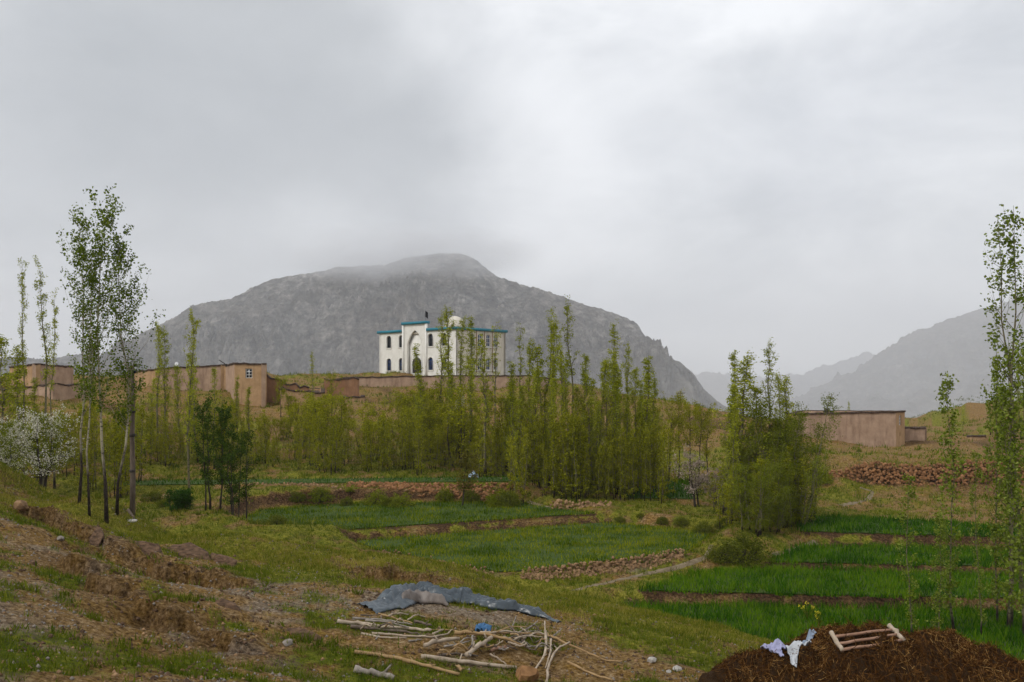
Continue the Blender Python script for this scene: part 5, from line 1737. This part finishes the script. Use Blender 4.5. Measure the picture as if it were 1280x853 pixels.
def plastic(name, c0, c1, rough):
    m, t, o = mat(name)
    f = noise_node(t, 3.0, 5, 0.6)
    col = ramp_node(t, [(0.3, c0), (0.7, c1)], f)
    principled(t, o, col, rough, noise_node(t, 16, 4, 0.6), 0.01, 0.6, 0.45)
    return m


M['tarp'] = plastic("blue_grey_plastic", (0.024, 0.034, 0.044), (0.075, 0.095, 0.11), 0.28)
M['sheet'] = plastic("faded_beige_plastic", (0.11, 0.09, 0.078), (0.22, 0.185, 0.16), 0.5)
M['blue_cloth'] = plastic("blue_rag", (0.03, 0.10, 0.22), (0.06, 0.17, 0.33), 0.7)


def band_sheet(name, zoompts, half_w, hmax, material, label, cat, seed, n=240, k=26, wr=0.10):
    c = np.array([G(410 + a / 4.267, 720 + b / 4.267)[:2] for a, b in zoompts])
    t = np.linspace(0, len(c) - 1, n)
    cc = np.stack([np.interp(t, np.arange(len(c)), c[:, 0]), np.interp(t, np.arange(len(c)), c[:, 1])], 1)
    for _ in range(4): cc[1:-1] = (cc[:-2] + 2 * cc[1:-1] + cc[2:]) / 4
    tan = np.gradient(cc, axis=0); tan /= np.linalg.norm(tan, axis=1)[:, None]
    nr = np.stack([-tan[:, 1], tan[:, 0]], 1)
    u = np.linspace(-1, 1, k)
    s = np.linspace(0, 1, n)
    wv = np.interp(s, np.linspace(0, 1, len(half_w)), half_w) * (1 + 0.45 * fbm(s * 9 + seed, s * 0, 3))
    hv = np.interp(s, np.linspace(0, 1, len(hmax)), hmax) * (1 + 0.3 * fbm(s * 7 + seed, s * 0 + 4, 3))
    Pn = cc[:, None, :] + nr[:, None, :] * (u[None, :, None] * wv[:, None, None])
    zz_ = H(Pn[..., 0], Pn[..., 1])
    arc = np.concatenate([[0], np.cumsum(np.linalg.norm(np.diff(cc, axis=0), axis=1))])[:, None] + 0 * u[None]
    ac = u[None] * wv[:, None]
    # folds run slantwise across the sheet; crests are sharp, troughs lie on the ground
    r1 = np.clip(0.5 + 0.5 * ridged(arc * 0.85 + ac * 1.3 + seed, arc * 0.25 - ac * 2.2 + seed, 3, 0.5), 0, 1.4)
    r2 = np.clip(0.5 + 0.5 * ridged(arc * 2.1 - ac * 2.4 + seed, arc * 0.8 + ac * 3.5, 3, 0.5), 0, 1.4)
    edge = (1 - np.abs(u) ** 3)[None]
    Z = zz_ + 0.015 + hv[:, None] * edge * (0.15 + 1.15 * r1 ** 1.4) + 0.075 * r2 * (0.25 + 0.75 * edge) * np.minimum(hv[:, None] / 0.1, 1)
    Pn = Pn + nr[:, None, :] * (0.16 * wv[:, None] * (r1 - 0.5))[..., None] + tan[:, None, :] * (0.10 * (r2 - 0.5))[..., None]
    v = np.concatenate([Pn, Z[..., None]], -1).reshape(-1, 3)
    i = np.arange(n * k).reshape(n, k)
    q = np.stack([i[:-1, :-1], i[:-1, 1:], i[1:, 1:], i[1:, :-1]], -1).reshape(-1, 4)
    return sheet_obj(name, v, q, material, 0.012, label, cat, True)


band_sheet('tarpaulin', [(205, 185), (330, 165), (400, 128), (500, 118), (600, 130), (700, 138), (800, 155), (900, 180), (1020, 195), (1120, 218), (1228, 252)],
           [0.34, 0.4, 0.36, 0.34, 0.34, 0.3, 0.28, 0.26, 0.23, 0.08], [0.03, 0.09, 0.17, 0.20, 0.15, 0.15, 0.13, 0.12, 0.08, 0.01], M['tarp'],
           'long crumpled blue grey plastic tarpaulin trailing across the grassy slope', 'tarpaulin', 3)
band_sheet('plastic_sheet', [(365, 165), (420, 150), (480, 142), (560, 150), (640, 162)], [0.08, 0.12, 0.13, 0.11, 0.05], [0.05, 0.16, 0.19, 0.14, 0.02], M['sheet'],
           'crumpled faded beige plastic sheet lying over the blue grey tarpaulin', 'plastic sheet', 8, 46, 14)


# ------------------------------------------------------------------ firewood
Z6 = lambda a, b: (410 + a / 4.267, 720 + b / 4.267)
Z7 = lambda a, b: (600 + a / 4.923, 740 + b / 4.923)


def branch(pts, r, mname, lift, label, group=None, taper=0.6, knots=True, seed=0, name='branch', cat='branch', sides=8):
    g = np.array([G(px, py + 0) for px, py in pts])
    g[:, 2] += r + np.array(lift if hasattr(lift, '__len__') else [lift] * len(g))
    n = max(5, len(g) * 4)
    t = np.linspace(0, len(g) - 1, n)
    p = np.stack([np.interp(t, np.arange(len(g)), g[:, i]) for i in range(3)], 1)
    for _ in range(2): p[1:-1] = (p[:-2] + 2 * p[1:-1] + p[2:]) / 4
    rr = np.random.RandomState(seed + 900)
    p[1:-1] += rr.normal(0, r * 0.22, (n - 2, 3))
    # never below the ground
    p[:, 2] = np.maximum(p[:, 2], H(p[:, 0], p[:, 1]) + r * 0.5)
    rad = r * np.linspace(1, taper, n) * (1 + rr.normal(0, 0.08, n))
    mb = MB(); mb.tube(p, rad, sides)
    if knots and n > 8:
        for k in rr.choice(np.arange(2, n - 2), 2, replace=False):
            d = rr.normal(size=3); d[2] = abs(d[2]); d /= np.linalg.norm(d)
            mb.tube([p[k], p[k] + d * r * 3.2], [r * 0.45, r * 0.25], 5)
    o = mb.build(name, M[mname], None, None, True)
    c = Vector(p.mean(0)); o.data.transform(Matrix.Translation(-c)); o.location = c
    return tag(o, label, cat, group)


PA = 'branches of the smaller firewood pile'
PC = 'branches of the larger firewood heap'
LA = 'grey bent branch in the smaller firewood pile below the tarpaulin'
LC = 'peeled crooked branch in the larger firewood heap behind the orange boulder'
wood = [
    ([Z6(50, 258), Z6(180, 272), Z6(300, 285), Z6(450, 300), Z6(550, 308)], 0.055, 'wood_pale', 0.02, 'longest pale log along the top of the smaller firewood pile', None),
    ([Z6(120, 285), Z6(300, 300), Z6(480, 318)], 0.05, 'wood_dark', 0.0, 'dark log under the pale ones in the smaller firewood pile', None),
    ([Z6(130, 250), Z6(300, 265), Z6(450, 290)], 0.035, 'wood_grey', 0.08, LA, PA),
    ([Z6(180, 315), Z6(270, 335), Z6(420, 340)], 0.03, 'wood_pale', 0.0, LA, PA),
    ([Z6(235, 318), Z6(400, 328), Z6(560, 340), Z6(640, 325), Z6(660, 300)], 0.032, 'wood_pale', 0.02, 'pale branch hooked at its end beside the smaller firewood pile', None),
    ([Z6(270, 240), Z6(360, 262), Z6(450, 290)], 0.03, 'wood_tan', 0.12, LA, PA),
    ([Z6(430, 360), Z6(470, 350), Z6(500, 345)], 0.03, 'wood_grey', 0.0, LA, PA),
    ([Z6(550, 295), Z6(640, 297), Z6(760, 312)], 0.018, 'wood_tan', 0.02, 'thin stick trailing off the smaller firewood pile', None),
    ([Z6(560, 330), Z6(590, 318), Z6(615, 305)], 0.028, 'wood_pale', 0.04, LA, PA),
    ([Z6(200, 265), Z6(330, 280), Z6(430, 305)], 0.03, 'wood_grey', 0.10, LA, PA),
    ([Z6(255, 345), Z6(262, 335), Z6(275, 325)], 0.02, 'wood_grey', 0.0, LA, PA),
    ([Z6(460, 275), Z6(510, 285), Z6(552, 290)], 0.045, 'wood_dark', 0.08, 'short dark log end on the smaller firewood pile', None),
    ([Z6(140, 425), Z6(300, 440), Z6(500, 490), Z6(700, 538)], 0.052, 'wood_tan', 0.0, 'long straight tan pole lying alone before the branch heap', None),
    ([Z6(498, 455), Z6(720, 478), Z6(1005, 510)], 0.062, 'wood_pale', 0.02, 'thick straight pale log along the front of the larger firewood heap', None),
    ([Z6(515, 415), Z6(600, 388), Z6(700, 378)], 0.06, 'wood_pale', 0.12, 'thick pale bent log at the side of the larger firewood heap', None),
    ([Z6(675, 358), Z6(800, 368), Z6(950, 400), Z6(1050, 415)], 0.05, 'wood_tan', [0.2, 0.24, 0.2, 0.12], 'long brown branch crossing the top of the larger firewood heap', None),
    ([Z6(740, 460), Z6(805, 428), Z6(872, 395)], 0.065, 'wood_pale', [0.06, 0.16, 0.22], 'thick pale log slanting up through the larger firewood heap', None),
    ([Z6(760, 362), Z6(900, 350), Z6(1100, 352), Z6(1240, 375)], 0.035, 'wood_tan', 0.16, LC, PC),
    ([Z6(1160, 375), Z6(1162, 450), Z6(1100, 525)], 0.042, 'wood_pale', [0.3, 0.12, 0], 'pale branch bowed like a hoop at the end of the larger firewood heap', None),
    ([Z6(1190, 400), Z6(1185, 460), Z6(1160, 500)], 0.032, 'wood_pale', [0.24, 0.1, 0], LC, PC),
    ([(683, 856), (686, 835), (697, 820), (712, 816)], 0.036, 'wood_pale', [0, 0.06, 0.16, 0.2], 'pale arched branch reaching down from the heap toward the soil', None),
    ([(688, 809), (705, 815), (735, 822), (760, 829), (778, 830)], 0.032, 'wood_tan', [0.22, 0.18, 0.05, 0, 0], 'longest bent tan branch trailing to the white stone', None),
    ([Z6(865, 440), Z6(910, 465), Z6(950, 490)], 0.028, 'wood_pale', 0.05, LC, PC),
    ([Z6(940, 320), Z6(1020, 380), Z6(1050, 420)], 0.026, 'wood_dark', [0.34, 0.22, 0.1], LC, PC),
    ([Z6(980, 345), Z6(992, 318), Z6(1002, 300)], 0.022, 'wood_grey', [0.2, 0.3, 0.36], LC, PC),
    ([Z6(1020, 345), Z6(1070, 335), Z6(1115, 318)], 0.024, 'wood_grey', [0.16, 0.22, 0.3], LC, PC),
    ([Z6(1040, 380), Z6(1080, 366), Z6(1120, 350)], 0.026, 'wood_pale', 0.18, LC, PC),
    ([Z6(1060, 405), Z6(1105, 408), Z6(1150, 405)], 0.028, 'wood_grey', 0.08, LC, PC),
    ([Z6(1155, 322), Z6(1158, 350), Z6(1160, 378)], 0.024, 'wood_pale', [0.34, 0.24, 0.14], LC, PC),
    ([Z6(1180, 378), Z6(1215, 362), Z6(1248, 346)], 0.024, 'wood_grey', [0.12, 0.2, 0.26], LC, PC),
    ([Z6(880, 372), Z6(950, 362), Z6(1030, 372)], 0.03, 'wood_pale', 0.26, LC, PC),
    ([Z6(620, 418), Z6(690, 408), Z6(760, 390)], 0.03, 'wood_grey', 0.14, LC, PC),
    ([Z6(772, 388), Z6(768, 420), Z6(758, 450)], 0.028, 'wood_grey', [0.24, 0.14, 0.05], LC, PC),
    ([Z6(696, 500), Z6(704, 512), Z6(710, 526)], 0.05, 'wood_tan', 0.0, 'short sawn stump end under the thick straight pale log', None),
    ([Z6(960, 398), Z6(1030, 422), Z6(1056, 405)], 0.03, 'wood_pale', 0.16, LC, PC),
    ([Z6(868, 428), Z6(910, 412), Z6(965, 400)], 0.045, 'wood_red', 0.06, 'short rusty red branch inside the larger firewood heap', None),
    ([Z6(600, 440), Z6(690, 430), Z6(800, 445)], 0.04, 'wood_dark', 0.02, 'dark rotten log under the larger firewood heap', None),
    ([Z6(780, 420), Z6(830, 405), Z6(900, 415)], 0.05, 'wood_dark', 0.1, 'dark gnarled root in the middle of the larger firewood heap', None),
    ([Z6(900, 370), Z6(980, 345), Z6(1060, 340)], 0.024, 'wood_tan', 0.28, LC, PC),
    ([Z6(1000, 395), Z6(1060, 380), Z6(1150, 385)], 0.03, 'wood_pale', 0.22, LC, PC),
    ([Z7(540, 445), Z7(680, 510), Z7(820, 553)], 0.034, 'wood_tan', 0.0, 'single tan stick lying on bare soil past the arched branch', None),
    ([Z6(140, 512), Z6(240, 535), Z6(352, 562)], 0.085, 'wood_grey', -0.02, 'split weathered log half sunk in the soil before the tan pole', None),
]
xr = random.Random(8)
for k in range(40):
    a, b = (xr.uniform(860, 1200), xr.uniform(335, 425)) if k < 24 else (xr.uniform(560, 900), xr.uniform(375, 470)) if k < 33 else (xr.uniform(120, 520), xr.uniform(255, 330))
    an = xr.uniform(-0.5, 0.5) if xr.random() < 0.7 else xr.uniform(-1.4, 1.4)
    ln = xr.uniform(50, 130)
    dx, dy = math.cos(an) * ln / 2, math.sin(an) * ln / 4
    wood.append(([Z6(a - dx, b - dy), Z6(a, b + xr.uniform(-8, 8)), Z6(a + dx, b + dy)], xr.uniform(0.018, 0.032), xr.choice(['wood_pale', 'wood_grey', 'wood_tan', 'wood_dark']),
                 [xr.uniform(0, 0.25), xr.uniform(0.05, 0.3), xr.uniform(0, 0.25)], *((LC, PC) if k < 33 else (LA, PA))))
for i, (pts, r_, mn, lift, lab, grp) in enumerate(wood):
    r_ *= 0.88
    branch(pts, r_, mn, lift, lab, grp, seed=i, taper=0.75 if r_ > 0.045 else 0.55)

# blue rag on the heap
g = G(604, 797)
n = 28
u, w_ = np.meshgrid(np.linspace(-1, 1, n), np.linspace(-1, 1, n), indexing='ij')
X = g[0] + 0.17 * u; Yv = g[1] + 0.15 * w_
Zv = g[2] + 0.06 + 0.12 * np.exp(-(u ** 2 + w_ ** 2) * 0.8) + 0.11 * ridged(u * 1.5, w_ * 1.5 + 3, 3)
X = X + 0.05 * fbm(u * 2, w_ * 2, 2)
i = np.arange(n * n).reshape(n, n)
sheet_obj('rag', np.stack([X, Yv, Zv], -1).reshape(-1, 3), np.stack([i[:-1, :-1], i[:-1, 1:], i[1:, 1:], i[1:, :-1]], -1).reshape(-1, 4), M['blue_cloth'], 0.01,
          'bright blue rag bunched on top of the larger firewood heap', 'rag')
g = G(592, 600, 40, 60)
X = g[0] + 0.32 * u; Yv = g[1] + 0.2 * w_
sheet_obj('plastic_bag', np.stack([X, Yv, g[2] + 0.02 + 0.45 * np.exp(-(u ** 2 + w_ ** 2)) + 0.08 * ridged(u * 1.3, w_ * 1.3, 3)], -1).reshape(-1, 3),
          np.stack([i[:-1, :-1], i[:-1, 1:], i[1:, 1:], i[1:, :-1]], -1).reshape(-1, 4), plastic("pale_blue_bag", (0.22, 0.32, 0.42), (0.32, 0.42, 0.5), 0.4), 0.01,
          'pale blue plastic bag on the terrace beside the small bronze tree', 'plastic bag')


# ------------------------------------------------------------------ brown heap of dung and straw
HX, HY = 8.5, 18.7


def heap_h(x, y):
    """height of the heap above the ground (0 outside)"""
    dx = (x - HX) / np.where(x < HX, 3.9, 3.9); dy = (y - HY) / 2.3
    a = np.arctan2(dy, dx)
    rr_ = np.hypot(dx, dy) * (1 + 0.10 * np.sin(3 * a + 1) + 0.06 * np.sin(7 * a))
    prof = np.clip(1 - rr_ ** 3.0, 0, 1) ** 0.85
    lump = 1 + 0.16 * fbm(x * 0.9 + 3, y * 0.9, 4, 0.6)
    side = 0.70 + 0.30 * sstep(-2.5, -1.3, x - HX) - 0.10 * sstep(1.2, 3.0, x - HX)
    return 1.13 * prof * lump * side + prof * 0.2 * (ridged(x * 1.1, y * 1.1, 4, 0.6) - 0.3)


def HH(x, y):
    x = np.asarray(x, float); y = np.asarray(y, float)
    return H(x, y) + heap_h(x, y)


def GH(px, py, y0=12, y1=24):
    ys = np.linspace(y0, y1, 900); xs = (px - 640) / F * ys
    dz = (HZ - py) / F * ys - HH(xs, ys)
    k = np.argmax(dz < 0)
    return np.array([xs[k], ys[k], float(HH(xs[k:k + 1], ys[k:k + 1])[0])])


def build_heap():
    m, t, o = mat("old_dung_and_straw")
    f = noise_node(t, 5, 8, 0.7, stretch=(1, 1, 2)); f2 = noise_node(t, 30, 5, 0.7)
    col = ramp_node(t, [(0.32, (0.014, 0.007, 0.003)), (0.55, (0.05, 0.026, 0.010)), (0.75, (0.12, 0.066, 0.026))], math_node(t, 'ADD', math_node(t, 'MULTIPLY', f, 0.6), math_node(t, 'MULTIPLY', f2, 0.4)))
    principled(t, o, col, 0.95, math_node(t, 'ADD', f, math_node(t, 'MULTIPLY', f2, 0.5)), 0.12, 1.0, 0.1)
    n = 170
    xs = np.linspace(HX - 5.2, HX + 5.4, n); ys = np.linspace(HY - 3.3, HY + 3.3, 120)
    X, Yg = np.meshgrid(xs, ys, indexing='ij')
    hh = heap_h(X, Yg)
    Z = H(X, Yg) + np.where(hh > 0.001, hh, -0.12) + (hh > 0.05) * 0.05 * ridged(X * 5, Yg * 5, 3)
    i = np.arange(X.size).reshape(X.shape)
    q = np.stack([i[:-1, :-1], i[1:, :-1], i[1:, 1:], i[:-1, 1:]], -1).reshape(-1, 4)
    root = thing('dung_heap', 'big dark brown heap of dung and straw beside the wheat', 'heap', (HX, HY, Hs(HX, HY)))
    me = smooth(mesh_np('heap_body', np.stack([X, Yg, Z], -1).reshape(-1, 3), [q]))
    reloc(obj('heap_body', me, m), root)
    rng_ = np.random.RandomState(3)
    for name, cols, N_, ln, wd in [('dark_straw', [(0.022, 0.009, 0.003), (0.08, 0.034, 0.010), (0.17, 0.08, 0.024)], 52000, 0.32, 0.011),
                                   ('pale_straw', [(0.14, 0.06, 0.016), (0.27, 0.135, 0.04), (0.44, 0.26, 0.09)], 40000, 0.26, 0.008)]:
        x = rng_.uniform(HX - 4.1, HX + 4.3, N_); y = rng_.uniform(HY - 2.6, HY + 2.5, N_)
        k = heap_h(x, y) > 0.03
        if name == 'pale_straw':
            k &= fbm(x * 0.9 + 5, y * 0.9, 3) + 0.25 * rng_.normal(size=N_) > 0.2
        x, y = x[k], y[k]
        c = np.column_stack([x, y, HH(x, y) + rng_.uniform(0.0, 0.05, len(x))])
        a = rng_.rand(len(x)) * 6.28
        e = 0.1
        gx = (HH(x + e, y) - HH(x - e, y)) / (2 * e); gy = (HH(x, y + e) - HH(x, y - e)) / (2 * e)
        d = np.column_stack([np.cos(a), np.sin(a), np.cos(a) * gx + np.sin(a) * gy + rng_.normal(0.15, 0.4, len(x))])
        d /= np.linalg.norm(d, axis=1)[:, None]
        l_ = (ln * (0.4 + rng_.rand(len(x))))[:, None]
        sd_ = np.cross(d, rng_.normal(size=d.shape)); sd_ /= np.linalg.norm(sd_, axis=1)[:, None]
        b = c + d * l_ * 0.5 + np.column_stack([np.zeros((len(x), 2)), rng_.normal(0, 0.03, len(x))])
        v = np.stack([c - d * l_ * 0.5 - sd_ * wd * 0.5, c - d * l_ * 0.5 + sd_ * wd * 0.5, b + sd_ * wd * 0.5, b - sd_ * wd * 0.5], 1).reshape(-1, 3)
        me = mesh_np(name, v, [np.arange(len(v)).reshape(-1, 4)])
        so = reloc(obj(name, me, leaf_mat(name, cols, 0.1)), root)
        so['kind'] = 'stuff'


build_heap()


def drape(outline, name, material, label, cat, lift, amp, seed, tilt=1.0, step=0.3):
    """cloth lying on the heap: outline in picture columns and rows, laid out on a plane through its middle and dropped on the heap"""
    o_ = np.array(outline, float)
    c = o_.mean(0)
    g = GH(*c)
    sc = g[1] / F
    xs = np.arange(o_[:, 0].min(), o_[:, 0].max() + step, step); ys = np.arange(o_[:, 1].min(), o_[:, 1].max() + step, step)
    A, B = np.meshgrid(xs, ys, indexing='ij')
    ins = poly_dist(o_, A, B) < step * 0.4
    X = g[0] + (A - c[0]) * sc
    Yv = g[1] - (B - c[1]) * sc * tilt
    Z = HH(X, Yv) + lift + amp * (ridged(X * 4 + seed, Yv * 2.5, 3) * 0.5 + fbm(X * 7, Yv * 5 + seed, 2) * 0.5)
    idx = np.arange(A.size).reshape(A.shape)
    ok = ins[:-1, :-1] & ins[1:, :-1] & ins[1:, 1:] & ins[:-1, 1:]
    q = np.stack([idx[:-1, :-1], idx[:-1, 1:], idx[1:, 1:], idx[1:, :-1]], -1)[ok]
    used = np.unique(q); remap = np.full(A.size, -1); remap[used] = np.arange(len(used))
    v = np.stack([X, Yv, Z], -1).reshape(-1, 3)[used]
    return sheet_obj(name, v, remap[q], material, 0.015, label, cat)


M['lav'] = plastic("lavender_cloth", (0.27, 0.27, 0.42), (0.38, 0.38, 0.54), 0.85)
M['whitecloth'] = plastic("white_cloth", (0.40, 0.42, 0.44), (0.52, 0.54, 0.57), 0.85)
M['greycloth'] = plastic("grey_blue_cloth", (0.2, 0.25, 0.33), (0.3, 0.36, 0.45), 0.85)
drape([(952, 814), (960, 806), (969, 802), (986, 812), (983, 817), (975, 819), (971, 830), (966, 829), (959, 823)], 'cloth', M['lav'], 'pale lavender cloth spread on the brown heap', 'cloth', 0.15, 0.05, 3, 2.2)
drape([(985, 818), (990, 813), (997, 812), (1001, 817), (1017, 817), (1015, 823), (1000, 824), (994, 831), (986, 844), (980, 842), (985, 830)], 'shirt', M['whitecloth'], 'white shirt with one sleeve stretched out on the brown heap', 'shirt', 0.14, 0.04, 5, 1.5)
drape([(1002, 808), (1004, 803), (1011, 801), (1018, 803), (1020, 808), (1012, 810)], 'cloth', M['greycloth'], 'small folded grey blue cloth above the white shirt on the heap', 'cloth', 0.13, 0.05, 7, 1.1)


def wooden_frame():
    """a rigid frame laid on the heap: posts and rails share one sloping plane that just clears the lumps"""
    c0 = GH(1084, 812)
    rods = [((1039, 806), (1053, 830), 'post'), ((1111, 797), (1131, 817), 'post'), ((1043, 812), (1115, 803), 'rail'), ((1047, 821), (1122, 809), 'rail'), ((1052, 829), (1130, 816), 'rail')]
    nrm = np.array([-0.02, -0.42, 1.0])
    pts = []
    for a, b, k in rods:
        seg = []
        for px, py in (a, b):
            ray = np.array([(px - 640) / F, 1.0, (HZ - py) / F])
            t = (nrm @ c0) / (nrm @ ray)
            seg.append(ray * t)
        pts.append(np.array(seg[0]) + (np.array(seg[1]) - seg[0]) * np.linspace(0, 1, 8)[:, None])
    allp = np.concatenate(pts)
    up = np.percentile(HH(allp[:, 0], allp[:, 1]) - allp[:, 2], 97) + 0.05
    c = c0 + [0, 0, up]
    r = thing('wooden_frame', 'pale peeled wooden frame of two posts and three rails lying on the heap', 'frame', tuple(c))
    rr_ = np.random.RandomState(4)
    for (a, b, k), l_ in zip(rods, pts):
        l_ = l_ + [0, 0, up]
        l_[1:-1] += rr_.normal(0, 0.01, (6, 3))
        mb = MB()
        if k == 'post':
            mb.tube(l_, 0.05 * np.array([1, .95, 1, 1.05, 1, .95, .9, .85]), 9)
        else:
            mb.tube(l_, np.linspace(0.036, 0.028, 8), 8)
        mb.build(k, M['wood_pale' if k == 'post' else 'wood_red'], r, c, True)


wooden_frame()


# ------------------------------------------------------------------ yellow flowered weeds
def weed(px, py, hgt, label, seed):
    g = G(px, py)
    rng_ = np.random.RandomState(seed)
    r = thing('flowering_weed', label, 'weed', tuple(g))
    mb = MB(); fl = MB(); lf = []
    for k in range(7):
        a = rng_.rand() * 6.28; l_ = rng_.uniform(0.05, 0.3)
        tip = np.array([math.cos(a) * l_, math.sin(a) * l_, hgt * rng_.uniform(0.7, 1.0)])
        mb.tube([[0, 0, -0.03], tip * [0.4, 0.4, 0.55], tip], [0.012, 0.009, 0.006], 4)
        lf.append(np.array([0, 0, 0]) + tip * rng_.rand(14, 1) + rng_.normal(0, 0.03, (14, 3)))
        v, q = leaf_mesh(tip + rng_.normal(0, 0.03, (9, 3)), 0.045, rng_)
        fl.add(v, q)
    obj('stems', mb.mesh('stems'), M['grass_green'], r)
    v, q = leaf_mesh(np.concatenate(lf), 0.06, rng_)
    obj('leaves', mesh_np('leaves', v, [q]), M['grass_green'], r)
    fo = obj('flowers', fl.mesh('flowers'), M['flower'], r)
    fo['kind'] = 'stuff'


weed(1010, 778, 0.7, 'tall yellow flowered weed at the near edge of the wheat', 3)
weed(1025, 785, 0.6, 'shorter yellow flowered weed just above the folded cloth', 5)

# ------------------------------------------------------------------ air
def haze():
    me = bpy.data.meshes.new('haze')
    bm = bmesh.new(); bmesh.ops.create_cube(bm, size=1.0); bm.to_mesh(me); bm.free()
    o = obj('haze', me)
    o.scale = (19600, 19600, 1180); o.location = (0, 0, 240)
    m, t, ou = mat("pale_mountain_air")
    v = t.nodes.new("ShaderNodeVolumePrincipled")
    v.inputs["Color"].default_value = (0.93, 0.95, 1.0, 1)
    v.inputs["Density"].default_value = 0.00021
    v.inputs["Anisotropy"].default_value = 0.0
    t.links.new(v.outputs[0], ou.inputs["Volume"])
    me.materials.append(m)
    tag(o, kind='stuff')



def summit_cloud():  # low cloud wreath round the peak, a volume standing inside the haze box
    """torn low cloud that drags over the summit"""
    c = Vector(P(505, 322, 1900))
    me = bpy.data.meshes.new('summit_cloud')
    bm = bmesh.new(); bmesh.ops.create_icosphere(bm, subdivisions=3, radius=1.0); bm.to_mesh(me); bm.free()
    o = obj('summit_cloud', me)
    o.location = c
    o.scale = (380, 330, 70)
    m, t, ou = mat("torn_summit_cloud")
    co = t.nodes.new("ShaderNodeTexCoord").outputs["Object"]
    ln = t.nodes.new("ShaderNodeVectorMath"); ln.operation = 'LENGTH'; t.links.new(co, ln.inputs[0])
    fall = t.nodes.new("ShaderNodeMapRange"); fall.interpolation_type = 'SMOOTHSTEP'
    fall.inputs["From Min"].default_value = 1.0; fall.inputs["From Max"].default_value = 0.25
    t.links.new(ln.outputs["Value"], fall.inputs["Value"])
    nz = noise_node(t, 2.2, 4, 0.6, co, (1, 1, 0.6))
    f = ramp_node(t, [(0.38, (0, 0, 0)), (0.66, (1, 1, 1))], nz)
    d = math_node(t, 'MULTIPLY', math_node(t, 'MULTIPLY', f, fall.outputs[0]), 0.011)
    v = t.nodes.new("ShaderNodeVolumePrincipled")
    v.inputs["Color"].default_value = (0.96, 0.97, 1.0, 1)
    t.links.new(d, v.inputs["Density"])
    t.links.new(v.outputs[0], ou.inputs["Volume"])
    me.materials.append(m)
    tag(o, 'thin torn low cloud dragging over the mountain summit', kind='stuff')
    scene.cycles.volume_max_steps = 96
    scene.cycles.volume_step_rate = 2.0


haze()
summit_cloud()
